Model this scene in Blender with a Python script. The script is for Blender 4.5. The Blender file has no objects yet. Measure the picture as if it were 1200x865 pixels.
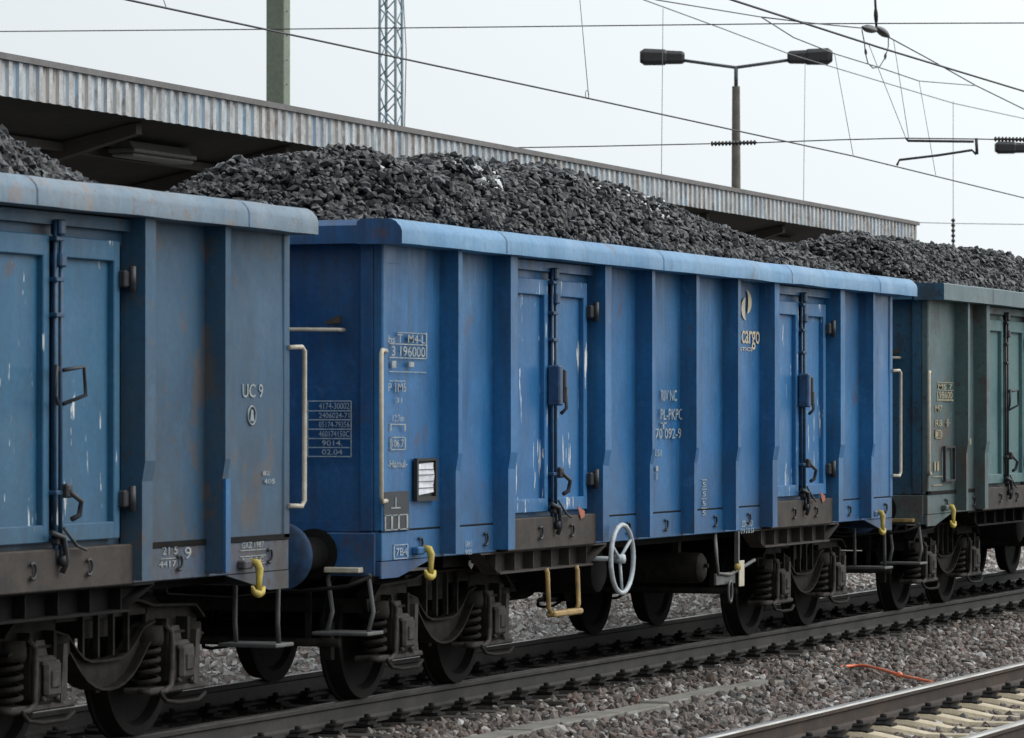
import bpy, math, random
import numpy as np
from mathutils import Vector, noise
random.seed(7); rng = np.random.default_rng(11)
sc = bpy.context.scene
COL = sc.collection
PI = math.pi
R = math.radians

# ---------------------------------------------------------------- measured camera
FPX = 4800.0; YAW = R(20.82); CAMY = -12.0; CAMZ = 1.98; PITCH = math.atan(55.5/4800)
def _ray(px, py):
    u = (px-600)/FPX; v = (432.5-py)/FPX
    F = (math.cos(YAW)*math.cos(PITCH), math.sin(YAW)*math.cos(PITCH), math.sin(PITCH))
    Rr = (math.sin(YAW), -math.cos(YAW), 0)
    U = (-math.cos(YAW)*math.sin(PITCH), -math.sin(YAW)*math.sin(PITCH), math.cos(PITCH))
    return [F[i]+u*Rr[i]+v*U[i] for i in range(3)]
def PY(px, py, Y):          # a surveyed point on the plane y = Y
    r = _ray(px, py); s = (Y-CAMY)/r[1]
    return Vector((r[0]*s, Y, CAMZ+r[2]*s))
def PXX(px, py, X):         # a surveyed point on the plane x = X
    r = _ray(px, py); s = X/r[0]
    return Vector((X, CAMY+r[1]*s, CAMZ+r[2]*s))
def PZ(px, py, Z):          # a surveyed point at height Z
    r = _ray(px, py); s = (Z-CAMZ)/r[2]
    return Vector((r[0]*s, CAMY+r[1]*s, Z))

# ---------------------------------------------------------------- mesh builder
class MB:
    def __init__(s): s.v=[]; s.f=[]; s.m=[]; s.sm=[]
    def add(s, vs, fs, mi=0, smooth=False):
        b=len(s.v); s.v+= [tuple(p) for p in vs]
        for f in fs:
            s.f.append(tuple(b+i for i in f)); s.m.append(mi); s.sm.append(smooth)
        return s
    def box(s, x0,x1,y0,y1,z0,z1, mi=0, bev=0.0):
        if x0>x1: x0,x1=x1,x0
        if y0>y1: y0,y1=y1,y0
        if z0>z1: z0,z1=z1,z0
        if bev<=0:
            vs=[(x,y,z) for x in (x0,x1) for y in (y0,y1) for z in (z0,z1)]
            fs=[(0,1,3,2),(4,6,7,5),(0,4,5,1),(2,3,7,6),(0,2,6,4),(1,5,7,3)]
            return s.add(vs,fs,mi)
        b=min(bev,(x1-x0)*.45,(y1-y0)*.45,(z1-z0)*.45)
        X=(x0,x1);Y=(y0,y1);Z=(z0,z1)
        vs=[];idx={}
        for i in (0,1):
            for j in (0,1):
                for k in (0,1):
                    sx=1-2*i; sy=1-2*j; sz=1-2*k
                    idx[(i,j,k,0)]=len(vs); vs.append((X[i],Y[j]+sy*b,Z[k]+sz*b))
                    idx[(i,j,k,1)]=len(vs); vs.append((X[i]+sx*b,Y[j],Z[k]+sz*b))
                    idx[(i,j,k,2)]=len(vs); vs.append((X[i]+sx*b,Y[j]+sy*b,Z[k]))
        g=lambda i,j,k,a: idx[(i,j,k,a)]
        fs=[]
        for i in (0,1): fs.append((g(i,0,0,0),g(i,0,1,0),g(i,1,1,0),g(i,1,0,0)))
        for j in (0,1): fs.append((g(0,j,0,1),g(0,j,1,1),g(1,j,1,1),g(1,j,0,1)))
        for k in (0,1): fs.append((g(0,0,k,2),g(0,1,k,2),g(1,1,k,2),g(1,0,k,2)))
        for i in (0,1):
            for j in (0,1):
                fs.append((g(i,j,0,0),g(i,j,1,0),g(i,j,1,1),g(i,j,0,1)))
                fs.append((g(i,0,j,0),g(i,1,j,0),g(i,1,j,2),g(i,0,j,2)))
                fs.append((g(0,i,j,1),g(1,i,j,1),g(1,i,j,2),g(0,i,j,2)))
                for k in (0,1): fs.append((g(i,j,k,0),g(i,j,k,1),g(i,j,k,2)))
        return s.add(vs,fs,mi)
    def prism(s, pts, axis, a, b, mi=0, smooth=False):
        # pts: 2D outline; axis x: (y,z); y: (x,z); z: (x,y)
        def mk(p,t):
            if axis=='x': return (t,p[0],p[1])
            if axis=='y': return (p[0],t,p[1])
            return (p[0],p[1],t)
        n=len(pts)
        vs=[mk(p,a) for p in pts]+[mk(p,b) for p in pts]
        s.add(vs,[tuple(range(n)),tuple(range(2*n-1,n-1,-1))],mi)
        s.add(vs,[(i,(i+1)%n,n+(i+1)%n,n+i) for i in range(n)],mi,smooth)
        return s
    def tube(s, pts, r, seg=8, mi=0, cap=True, closed=False):
        pts=[Vector(p) for p in pts]; n=len(pts)
        rings=[]; up=None
        for i,p in enumerate(pts):
            if closed: d=(pts[(i+1)%n]-pts[i-1])
            else: d=(pts[min(i+1,n-1)]-pts[max(i-1,0)])
            d.normalize()
            if up is None:
                up=Vector((0,0,1)) if abs(d.z)<.9 else Vector((0,1,0))
            a=d.cross(up)
            if a.length<1e-4: a=d.cross(Vector((1,0,0)))
            a.normalize(); b=a.cross(d).normalized(); up=b
            rr=r[i] if isinstance(r,(list,tuple)) else r
            rings.append([p+a*rr*math.cos(2*PI*k/seg)+b*rr*math.sin(2*PI*k/seg) for k in range(seg)])
        vs=[q for g in rings for q in g]
        fs=[]
        for i in range(n if closed else n-1):
            j=(i+1)%n
            for k in range(seg):
                fs.append((i*seg+k,i*seg+(k+1)%seg,j*seg+(k+1)%seg,j*seg+k))
        s.add(vs,fs,mi,True)
        if cap and not closed:
            s.add(rings[0],[tuple(range(seg))],mi); s.add(rings[-1],[tuple(range(seg))],mi)
        return s
    def lathe(s, prof, c, axis='y', seg=32, mi=0, smooth=True):
        # prof: list of (radius, t along axis)
        vs=[]
        for (r,t) in prof:
            for k in range(seg):
                a=2*PI*k/seg; u=r*math.cos(a); w=r*math.sin(a)
                if axis=='y': vs.append((c[0]+u,c[1]+t,c[2]+w))
                elif axis=='x': vs.append((c[0]+t,c[1]+u,c[2]+w))
                else: vs.append((c[0]+u,c[1]+w,c[2]+t))
        fs=[]
        for i in range(len(prof)-1):
            for k in range(seg):
                fs.append((i*seg+k,i*seg+(k+1)%seg,(i+1)*seg+(k+1)%seg,(i+1)*seg+k))
        s.add(vs,fs,mi,smooth)
        return s
    def obj(s, name, mats, parent=None, recalc=True):
        me=bpy.data.meshes.new(name)
        me.from_pydata(s.v,[],s.f)
        if not isinstance(mats,(list,tuple)): mats=[mats]
        for m in mats: me.materials.append(m)
        me.polygons.foreach_set('material_index',s.m)
        me.polygons.foreach_set('use_smooth',s.sm)
        if recalc:
            import bmesh
            bm=bmesh.new(); bm.from_mesh(me)
            bmesh.ops.remove_doubles(bm,verts=bm.verts,dist=1e-5)
            bmesh.ops.recalc_face_normals(bm,faces=bm.faces)
            bm.to_mesh(me); bm.free()
        me.update()
        o=bpy.data.objects.new(name,me); COL.objects.link(o)
        if parent: o.parent=parent
        return o
def tag(o,label=None,cat=None,group=None,kind=None):
    if label: o['label']=label
    if cat: o['category']=cat
    if group: o['group']=group
    if kind: o['kind']=kind
    return o
def empty(name,loc=(0,0,0)):
    o=bpy.data.objects.new(name,None); COL.objects.link(o); o.location=loc; o.empty_display_size=.2
    return o
def smooth_auto(o,ang=35):
    for p in o.data.polygons: p.use_smooth=True
    try: o.data.set_sharp_from_angle(angle=R(ang))
    except Exception: pass
    return o

# ---------------------------------------------------------------- materials
def mat(name):
    m=bpy.data.materials.new(name); m.use_nodes=True
    nt=m.node_tree; b=nt.nodes['Principled BSDF']
    return m,nt,b
def nnode(nt,t,**k):
    n=nt.nodes.new(t)
    for a,v in k.items(): setattr(n,a,v)
    return n
def noise_fac(nt,scale=(1,1,1),s=5,detail=4,rough=.6,lo=.4,hi=.6,coord='Object',dist=0.0,seed=0.0):
    tc=nnode(nt,'ShaderNodeTexCoord'); mp=nnode(nt,'ShaderNodeMapping'); mp.inputs['Scale'].default_value=scale
    mp.inputs['Location'].default_value=(seed,seed*1.7,seed*.6)
    n=nnode(nt,'ShaderNodeTexNoise'); n.inputs['Scale'].default_value=s; n.inputs['Detail'].default_value=detail
    n.inputs['Roughness'].default_value=rough; n.inputs['Distortion'].default_value=dist
    r=nnode(nt,'ShaderNodeMapRange'); r.inputs[1].default_value=lo; r.inputs[2].default_value=hi
    nt.links.new(tc.outputs[coord],mp.inputs['Vector']); nt.links.new(mp.outputs[0],n.inputs['Vector'])
    nt.links.new(n.outputs['Fac'],r.inputs[0])
    return r.outputs[0]
def mixc(nt,fac,a,b):
    m=nnode(nt,'ShaderNodeMix',data_type='RGBA')
    for sock,v in ((m.inputs[0],fac),(m.inputs[6],a),(m.inputs[7],b)):
        if hasattr(v,'links') or hasattr(v,'is_output'): nt.links.new(v,sock)
        else: sock.default_value=v if not isinstance(v,tuple) else (*v,1)
    return m.outputs[2]
def mul(nt,a,b,op='MULTIPLY'):
    m=nnode(nt,'ShaderNodeMath',operation=op)
    for sock,v in ((m.inputs[0],a),(m.inputs[1],b)):
        if hasattr(v,'is_output'): nt.links.new(v,sock)
        else: sock.default_value=v
    return m.outputs[0]
def bump(nt,b,h,strength=.3,dist=.01):
    n=nnode(nt,'ShaderNodeBump'); n.inputs['Strength'].default_value=strength; n.inputs['Distance'].default_value=dist
    nt.links.new(h,n.inputs['Height']); nt.links.new(n.outputs[0],b.inputs['Normal'])
def simple(name,col,rough=.7,metal=0.0,var=.25,s=8,col2=None,spec=.5,bmp=0.0):
    m,nt,b=mat(name)
    c2=col2 if col2 else tuple(c*(1-var) for c in col)
    f=noise_fac(nt,s=s,lo=.35,hi=.65)
    c=mixc(nt,f,col,c2)
    f2=noise_fac(nt,s=s*9,lo=.4,hi=.62,seed=3)
    c=mixc(nt,mul(nt,f2,.35),c,tuple(q*.6 for q in c2))
    nt.links.new(c,b.inputs['Base Color'])
    b.inputs['Roughness'].default_value=rough; b.inputs['Metallic'].default_value=metal
    b.inputs['Specular IOR Level'].default_value=spec
    if bmp: bump(nt,b,noise_fac(nt,s=s*5,lo=0,hi=1,seed=5),bmp,.01)
    return m
def paint(name,base,faded,rust=(.10,.045,.025),rust_lo=.60,dirt_amt=.35,chips=0.0,rough=.42,streak=.32,spec=.5,dirt_top=1.7,dirtcol=(.055,.047,.04),grime=0.0,runs=0.0):
    m,nt,b=mat(name)
    f=noise_fac(nt,scale=(1,1,.8),s=.9,detail=5,lo=.3,hi=.7,seed=1)
    c=mixc(nt,f,base,faded)
    st=noise_fac(nt,scale=(9,9,.55),s=1.6,detail=4,lo=.38,hi=.72,seed=4)
    c=mixc(nt,mul(nt,st,streak*.6),c,tuple(q*.62 for q in base))
    st2=noise_fac(nt,scale=(14,14,.4),s=2.2,detail=3,lo=.55,hi=.8,seed=9)
    c=mixc(nt,mul(nt,st2,.16),c,tuple(min(1,q*1.15+.06) for q in faded))
    # fine mottling
    fm=noise_fac(nt,s=26,detail=5,lo=.4,hi=.7,seed=2)
    c=mixc(nt,mul(nt,fm,.38),c,tuple(q*.5+.01 for q in base))
    if grime>0:      # coal dust wash, in broad soft patches and runs
        g1=noise_fac(nt,scale=(1,1,.45),s=2.1,detail=6,rough=.7,lo=.40,hi=.72,seed=31)
        c=mixc(nt,mul(nt,g1,grime*.75),c,tuple(q*.33+.012 for q in base))
        g2=noise_fac(nt,scale=(6,6,.35),s=2.3,detail=5,rough=.7,lo=.54,hi=.72,seed=37)
        c=mixc(nt,mul(nt,g2,grime*.5),c,(.045,.045,.045))
        g3=noise_fac(nt,s=5.5,detail=7,rough=.75,lo=.58,hi=.70,seed=41)
        c=mixc(nt,mul(nt,g3,grime*.35),c,tuple(min(1,q*1.2+.05) for q in faded))
    if runs>0:       # dark runs of coal dust that start under the coping
        tcr=nnode(nt,'ShaderNodeTexCoord'); sxr=nnode(nt,'ShaderNodeSeparateXYZ'); nt.links.new(tcr.outputs['Object'],sxr.inputs[0])
        mrr=nnode(nt,'ShaderNodeMapRange'); mrr.inputs[1].default_value=2.2; mrr.inputs[2].default_value=3.15; nt.links.new(sxr.outputs[2],mrr.inputs[0])
        g4=noise_fac(nt,scale=(5,5,.25),s=2.6,detail=5,rough=.7,lo=.42,hi=.66,seed=61)
        c=mixc(nt,mul(nt,mul(nt,g4,mrr.outputs[0]),runs),c,(.030,.034,.040))
    # rust blotches
    r1=noise_fac(nt,scale=(1,1,.7),s=3.1,detail=7,rough=.68,lo=rust_lo,hi=rust_lo+.07,seed=6)
    c=mixc(nt,mul(nt,r1,.55),c,rust)
    r2=noise_fac(nt,s=17,detail=5,rough=.7,lo=rust_lo+.05,hi=rust_lo+.09,seed=8)
    c=mixc(nt,mul(nt,r2,.7),c,tuple(q*.6 for q in rust))
    if chips>0:
        ch=noise_fac(nt,scale=(8,8,.95),s=3.0,detail=4,rough=.55,lo=.70-chips,hi=.712-chips,seed=12)
        cl=noise_fac(nt,scale=(1,1,.6),s=2.4,detail=1,lo=.46,hi=.50,seed=52)
        c=mixc(nt,mul(nt,mul(nt,ch,cl),.9),c,(.70,.71,.70))
    # splashed dirt on the low parts of the body
    tc=nnode(nt,'ShaderNodeTexCoord'); sx=nnode(nt,'ShaderNodeSeparateXYZ'); nt.links.new(tc.outputs['Object'],sx.inputs[0])
    mr=nnode(nt,'ShaderNodeMapRange'); mr.inputs[1].default_value=dirt_top; mr.inputs[2].default_value=.9; nt.links.new(sx.outputs[2],mr.inputs[0])
    dn=noise_fac(nt,scale=(1,1,.7),s=2.6,detail=6,rough=.65,lo=.3,hi=.7,seed=15)
    d=mul(nt,mul(nt,mr.outputs[0],dn),dirt_amt*1.6)
    d=mul(nt,d,1.0,'MINIMUM')
    c=mixc(nt,d,c,dirtcol)
    nt.links.new(c,b.inputs['Base Color'])
    rr=nnode(nt,'ShaderNodeMapRange'); nt.links.new(dn,rr.inputs[0]); rr.inputs[3].default_value=rough-.06; rr.inputs[4].default_value=rough+.18
    nt.links.new(rr.outputs[0],b.inputs['Roughness'])
    b.inputs['Specular IOR Level'].default_value=spec
    bump(nt,b,noise_fac(nt,s=7,detail=5,lo=0,hi=1,seed=20),.12,.02)
    return m

M={}
M['blue']=paint('blue_paint',(.009,.124,.335),(.034,.178,.385),rust_lo=.635,dirt_amt=.42,grime=.85,spec=.4,runs=.7,rough=.38)
M['blue_door']=paint('blue_door_paint',(.009,.126,.34),(.038,.182,.39),rust_lo=.66,dirt_amt=.2,chips=.075,rough=.38,grime=.6,spec=.4,runs=.4)
M['blue_rim']=paint('blue_coping_paint',(.05,.20,.40),(.12,.285,.46),rust_lo=.59,dirt_amt=0,rough=.38,streak=.3,grime=.45)
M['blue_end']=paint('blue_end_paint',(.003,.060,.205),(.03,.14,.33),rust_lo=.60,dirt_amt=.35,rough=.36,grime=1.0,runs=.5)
M['grey_blue']=paint('dusty_blue_paint',(.011,.077,.165),(.038,.106,.178),rust=(.11,.075,.045),rust_lo=.565,dirt_amt=.5,grime=.7,rough=.5,dirt_top=2.6)
M['grey_blue_door']=paint('dusty_blue_door_paint',(.008,.095,.21),(.026,.13,.23),rust_lo=.63,dirt_amt=.4,chips=.045,rough=.45,grime=.6)
M['grey_blue_rim']=paint('dusty_blue_coping_paint',(.075,.155,.24),(.16,.21,.25),rust=(.20,.135,.10),rust_lo=.54,dirt_amt=0,rough=.42,streak=.3,grime=.5)
M['teal']=paint('teal_paint',(.045,.108,.122),(.115,.170,.175),rust=(.085,.05,.03),rust_lo=.54,dirt_amt=.5,rough=.5,dirt_top=2.4,grime=.7)
M['teal_door']=paint('teal_door_paint',(.045,.135,.150),(.115,.20,.20),rust=(.05,.035,.028),rust_lo=.6,dirt_amt=.35,rough=.5,chips=.01)
M['teal_rim']=paint('teal_coping_paint',(.085,.145,.165),(.14,.185,.195),rust=(.07,.05,.04),rust_lo=.57,dirt_amt=0,rough=.5)
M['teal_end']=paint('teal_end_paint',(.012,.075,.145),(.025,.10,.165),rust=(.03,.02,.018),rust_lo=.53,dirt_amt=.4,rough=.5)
M['dirty_sill']=simple('grimy_sill',(.060,.048,.040),.85,col2=(.030,.026,.024),s=5)
M['dirty_blue']=paint('grimy_blue_paint',(.04,.10,.20),(.10,.12,.15),rust=(.09,.06,.045),rust_lo=.5,dirt_amt=.6,rough=.6,dirt_top=1.5)
M['frame']=simple('grimy_shaded_underframe',(.011,.010,.0095),.8,col2=(.005,.005,.005),s=6,bmp=.3,spec=.15)  # grime, deepened on underframe, bogie and wheel to paint in shade
M['bogie']=simple('grimy_shaded_bogie_steel',(.026,.023,.020),.8,col2=(.009,.008,.0075),s=9,bmp=.3,spec=.18)
M['boxsteel']=simple('dusty_axle_box',(.075,.069,.063),.75,col2=(.03,.027,.025),s=9,bmp=.3,spec=.25)
M['wheel']=simple('grimy_shaded_wheel',(.013,.011,.010),.8,col2=(.007,.006,.006),s=7,spec=.15)
M['rod']=simple('dark_lock_steel',(.035,.038,.045),.5,col2=(.02,.02,.022),s=12)
M['lock']=simple('dark_blue_lock_steel',(.014,.072,.17),.5,col2=(.014,.035,.06),s=14)
M['rod_blue']=simple('blue_lock_steel',(.03,.09,.20),.5,col2=(.02,.04,.08),s=12)
M['ivory']=simple('ivory_rail_paint',(.58,.55,.46),.5,col2=(.46,.40,.31),s=14)
M['yellow']=simple('yellow_hook_paint',(.55,.43,.07),.6,col2=(.36,.27,.07),s=14)
M['ochre']=simple('ochre_step_paint',(.46,.30,.09),.55,col2=(.22,.15,.07),s=14)
M['wheelwhite']=simple('pale_handwheel_paint',(.50,.55,.58),.45,col2=(.34,.38,.40),s=14)
M['mark']=simple('cream_lettering',(.40,.41,.37),.7,col2=(.18,.24,.29),s=18)
M['mark_blue']=simple('faded_pale_lettering',(.40,.47,.52),.7,col2=(.22,.30,.40),s=22)
M['mark_gold']=simple('gold_lettering',(.62,.54,.38),.7,col2=(.45,.40,.30),s=22)
M['mark_yellow']=simple('faded_yellow_lettering',(.45,.36,.17),.75,col2=(.22,.21,.16),s=22)
M['black']=simple('black_plate',(.02,.02,.022),.6,s=10)
M['plate_dark']=simple('dark_grey_panel',(.035,.04,.048),.65,s=10)
M['paper']=simple('white_paper',(.82,.83,.88),.6,col2=(.66,.68,.75),s=14)
M['steelgrey']=simple('dull_grey_steel',(.12,.12,.12),.5,col2=(.07,.07,.07),s=9)
M['red']=simple('red_brown_tag',(.38,.12,.07),.6,s=9)
M['wire']=simple('dark_wire',(.06,.06,.065),.6,s=3)
M['wire_thin']=simple('grey_wire',(.17,.18,.18),.6,s=3)
M['insul']=simple('brown_insulator',(.035,.03,.03),.35,s=9)
M['lamp']=simple('lamp_housing',(.028,.028,.032),.5,s=6)
M['post_conc']=simple('lamp_concrete',(.20,.185,.16),.85,col2=(.13,.12,.10),s=5,bmp=.2)
M['arm']=simple('lamp_arm_steel',(.09,.10,.11),.6,s=6)
M['green']=simple('green_mast_paint',(.23,.265,.205),.7,col2=(.20,.235,.185),s=2)
M['lattice']=simple('pale_blue_lattice_paint',(.27,.36,.41),.6,col2=(.18,.27,.33),s=5)
M['concrete']=simple('weathered_concrete',(.23,.22,.195),.9,col2=(.14,.13,.11),s=4,bmp=.3)
M['platform']=simple('platform_concrete',(.22,.21,.20),.9,col2=(.15,.145,.14),s=2,bmp=.2)
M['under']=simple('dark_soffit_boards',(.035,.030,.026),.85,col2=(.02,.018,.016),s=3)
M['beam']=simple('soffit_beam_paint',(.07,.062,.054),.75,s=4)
M['trim']=simple('grey_roof_trim',(.20,.19,.19),.8,col2=(.15,.142,.14),s=2)
M['fixture']=simple('dull_lamp_cover',(.10,.095,.085),.6,s=5)
M['fixture_l']=simple('pale_lamp_cover',(.17,.17,.15),.5,s=5)
M['orange']=simple('orange_plastic',(.90,.17,.08),.5,col2=(.85,.26,.12),s=6)
M['soil']=simple('dark_wood_sleeper',(.045,.038,.032),.9,col2=(.025,.022,.02),s=6,bmp=.4)
M['sleeper']=simple('pale_concrete_sleeper',(.58,.49,.35),.85,col2=(.40,.335,.235),s=5,bmp=.3)
M['clip']=simple('rail_clip_steel',(.022,.020,.019),.75,s=14,spec=.2)

# coal
def coal_mat():
    m,nt,b=mat('wet_black_coal')
    at=nnode(nt,'ShaderNodeAttribute',attribute_name='rnd')
    cr=nnode(nt,'ShaderNodeValToRGB'); e=cr.color_ramp.elements
    e[0].color=(.004,.0045,.005,1); e[1].position=1.0; e[1].color=(.020,.022,.026,1)
    nt.links.new(at.outputs['Fac'],cr.inputs[0])
    f=noise_fac(nt,s=40,lo=.35,hi=.7)
    c=mixc(nt,mul(nt,f,.4),cr.outputs[0],(.02,.021,.025))
    w=nnode(nt,'ShaderNodeAttribute',attribute_name='white_fleck')  # whitish flecks on some small lumps around set spots
    c=mixc(nt,mul(nt,w.outputs['Fac'],noise_fac(nt,s=22,lo=.36,hi=.5,seed=4)),c,(.72,.74,.76))
    nt.links.new(c,b.inputs['Base Color'])
    mr=nnode(nt,'ShaderNodeMapRange'); nt.links.new(at.outputs['Fac'],mr.inputs[0]); mr.inputs[3].default_value=.55; mr.inputs[4].default_value=.16
    nt.links.new(mr.outputs[0],b.inputs['Roughness'])
    b.inputs['Specular IOR Level'].default_value=.38
    bump(nt,b,noise_fac(nt,s=70,lo=0,hi=1,seed=5),.4,.008)
    return m
M['coal']=coal_mat()
def stone_mat(name,ramp,scale=1.0):
    m,nt,b=mat(name)
    at=nnode(nt,'ShaderNodeAttribute',attribute_name='rnd')
    cr=nnode(nt,'ShaderNodeValToRGB'); cr.color_ramp.interpolation='LINEAR'
    els=cr.color_ramp.elements
    els[0].position=0; els[0].color=(*ramp[0][1],1); els[1].position=1; els[1].color=(*ramp[-1][1],1)
    for p,c in ramp[1:-1]:
        e=els.new(p); e.color=(*c,1)
    nt.links.new(at.outputs['Fac'],cr.inputs[0])
    f=noise_fac(nt,s=45,lo=.35,hi=.7)
    c=mixc(nt,mul(nt,f,.45),cr.outputs[0],(.07,.06,.055))
    mo=noise_fac(nt,s=1.1,detail=4,lo=.5,hi=.68,seed=7)
    c=mixc(nt,mul(nt,mo,.5),c,(.075,.06,.038))
    nt.links.new(c,b.inputs['Base Color']); b.inputs['Roughness'].default_value=.8
    bump(nt,b,noise_fac(nt,s=80,lo=0,hi=1,seed=5),.3,.006)
    return m
M['stone']=stone_mat('crushed_stone',[(0,(.045,.04,.038)),(.18,(.115,.093,.08)),(.36,(.18,.152,.134)),(.46,(.15,.088,.068)),(.56,(.22,.198,.18)),(.72,(.12,.115,.11)),(.86,(.27,.22,.19)),(.93,(.42,.39,.37)),(1,(.58,.56,.54))])
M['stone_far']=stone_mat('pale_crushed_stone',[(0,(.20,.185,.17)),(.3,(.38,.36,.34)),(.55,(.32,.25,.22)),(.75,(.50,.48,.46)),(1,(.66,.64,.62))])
M['stone_shade']=stone_mat('shaded_crushed_stone',[(0,(.012,.011,.010)),(.4,(.035,.031,.028)),(.8,(.05,.042,.037)),(1,(.09,.085,.08))])  # stones coloured darker to paint in the shade under the wagons
def bed_mat():
    m,nt,b=mat('ballast_fines')
    f=noise_fac(nt,s=26,detail=6,lo=.35,hi=.65)
    c=mixc(nt,f,(.05,.042,.038),(.12,.10,.085))
    f=noise_fac(nt,s=1.3,lo=.4,hi=.65,seed=3)
    c=mixc(nt,mul(nt,f,.5),c,(.075,.06,.035))
    nt.links.new(c,b.inputs['Base Color']); b.inputs['Roughness'].default_value=.95
    bump(nt,b,noise_fac(nt,s=40,detail=6,lo=0,hi=1,seed=5),.9,.03)
    return m
M['bed']=bed_mat()
def rail_mat(name,col,col2):
    m=simple(name,col,.7,col2=col2,s=3,bmp=.1,spec=.25); return m
M['rail_side']=rail_mat('rail_side_grime',(.060,.056,.053),(.034,.032,.031))
M['rail_rust']=rail_mat('rail_side_rust',(.075,.052,.040),(.04,.032,.028))
m,nt,b=mat('polished_rail_head'); b.inputs['Base Color'].default_value=(.62,.62,.62,1); b.inputs['Metallic'].default_value=1; b.inputs['Roughness'].default_value=.34
f=noise_fac(nt,scale=(.5,20,1),s=3,lo=.4,hi=.7); nt.links.new(mixc(nt,f,(.50,.48,.45),(.26,.21,.17)),b.inputs['Base Color']); M['rail_top']=m
# fascia sheet
m,nt,b=mat('weathered_fascia_sheet')
f=noise_fac(nt,scale=(1.7,0,.05),s=1.3,detail=3,rough=.7,lo=.44,hi=.56)
c=mixc(nt,f,(.50,.56,.60),(.45,.43,.41))
f=noise_fac(nt,scale=(4.5,0,.15),s=1.4,detail=2,lo=.52,hi=.60,seed=5)
c=mixc(nt,mul(nt,f,.65),c,(.27,.40,.53))
f=noise_fac(nt,scale=(5,1,1.6),s=2.4,detail=6,rough=.7,lo=.5,hi=.66,seed=8)
c=mixc(nt,mul(nt,f,.85),c,(.20,.17,.15))
f=noise_fac(nt,scale=(5,1,1.2),s=4,detail=3,lo=.62,hi=.66,seed=3)
c=mixc(nt,mul(nt,f,.7),c,(.68,.70,.70))
nt.links.new(c,b.inputs['Base Color']); b.inputs['Roughness'].default_value=.7; M['fascia']=m
M['fascia_crest']=simple('pale_fascia_rib',(.62,.64,.65),.65,col2=(.33,.32,.31),s=4)  # rib crests are paler than the sheet between them

# ---------------------------------------------------------------- many small chunks in one mesh
def chunk_cloud(name,pos,size,mat_,kind='ico',flat=.75,white_fleck=None,parent=None,extra=None):
    # irregular stones; pos (n,3), size (n,)
    if kind=='ico':
        t=(1+5**.5)/2
        V=np.array([(-1,t,0),(1,t,0),(-1,-t,0),(1,-t,0),(0,-1,t),(0,1,t),(0,-1,-t),(0,1,-t),(t,0,-1),(t,0,1),(-t,0,-1),(-t,0,1)],float)
        V/=np.linalg.norm(V[0])
        F=np.array([(0,11,5),(0,5,1),(0,1,7),(0,7,10),(0,10,11),(1,5,9),(5,11,4),(11,10,2),(10,7,6),(7,1,8),(3,9,4),(3,4,2),(3,2,6),(3,6,8),(3,8,9),(4,9,5),(2,4,11),(6,2,10),(8,6,7),(9,8,1)])
    else:
        V=np.array([(x,y,z) for x in (-.7,.7) for y in (-.7,.7) for z in (-.7,.7)],float)
        F=np.array([(0,1,3),(0,3,2),(4,6,7),(4,7,5),(0,4,5),(0,5,1),(2,3,7),(2,7,6),(0,2,6),(0,6,4),(1,5,7),(1,7,3)])
    n=len(pos); k=len(V)
    vs=np.repeat(V[None],n,0)*(1+rng.uniform(-.30,.22,(n,k,1)))+rng.normal(0,.07,(n,k,3))
    sc_=np.stack([rng.uniform(.75,1.35,n),rng.uniform(.65,1.1,n),rng.uniform(.5,.95,n)*flat/.75],1)
    vs*=sc_[:,None,:]
    q=rng.normal(size=(n,4)); q[:,1:3]*=.8; q/=np.linalg.norm(q,axis=1,keepdims=True)
    w,x,y,z=q.T
    Rm=np.stack([1-2*(y*y+z*z),2*(x*y-z*w),2*(x*z+y*w),2*(x*y+z*w),1-2*(x*x+z*z),2*(y*z-x*w),2*(x*z-y*w),2*(y*z+x*w),1-2*(x*x+y*y)],1).reshape(n,3,3)
    vs=np.einsum('nij,nkj->nki',Rm,vs)*size[:,None,None]+pos[:,None,:]
    fs=(F[None]+(np.arange(n)*k)[:,None,None]).reshape(-1,3)
    vs=vs.reshape(-1,3); rnd=np.repeat(rng.random(n),k); fr=np.repeat(white_fleck if white_fleck is not None else np.zeros(n),k)
    if extra is not None:
        ev,ef=extra; off=len(vs)
        vs=np.concatenate([vs,ev]); rnd=np.concatenate([rnd,np.zeros(len(ev))]); fr=np.concatenate([fr,np.zeros(len(ev))])
    me=bpy.data.meshes.new(name)
    me.vertices.add(len(vs)); me.vertices.foreach_set('co',vs.astype(np.float32).ravel())
    loops=fs.ravel(); starts=np.arange(0,len(loops),3); tot=np.full(len(fs),3)
    if extra is not None:
        q4=(ef+off).ravel(); starts=np.concatenate([starts,len(loops)+np.arange(0,len(q4),4)]); tot=np.concatenate([tot,np.full(len(ef),4)]); loops=np.concatenate([loops,q4])
    me.loops.add(len(loops)); me.loops.foreach_set('vertex_index',loops.astype(np.int32))
    me.polygons.add(len(starts)); me.polygons.foreach_set('loop_start',starts.astype(np.int32))
    try: me.polygons.foreach_set('loop_total',tot.astype(np.int32))
    except Exception: pass
    a=me.attributes.new('rnd','FLOAT','POINT'); a.data.foreach_set('value',rnd.astype(np.float32))
    a=me.attributes.new('white_fleck','FLOAT','POINT'); a.data.foreach_set('value',fr.astype(np.float32))
    me.materials.append(mat_); me.update(calc_edges=True)
    me.polygons.foreach_set('use_smooth',np.zeros(len(starts),bool))
    o=bpy.data.objects.new(name,me); COL.objects.link(o)
    if parent: o.parent=parent
    return o

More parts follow.
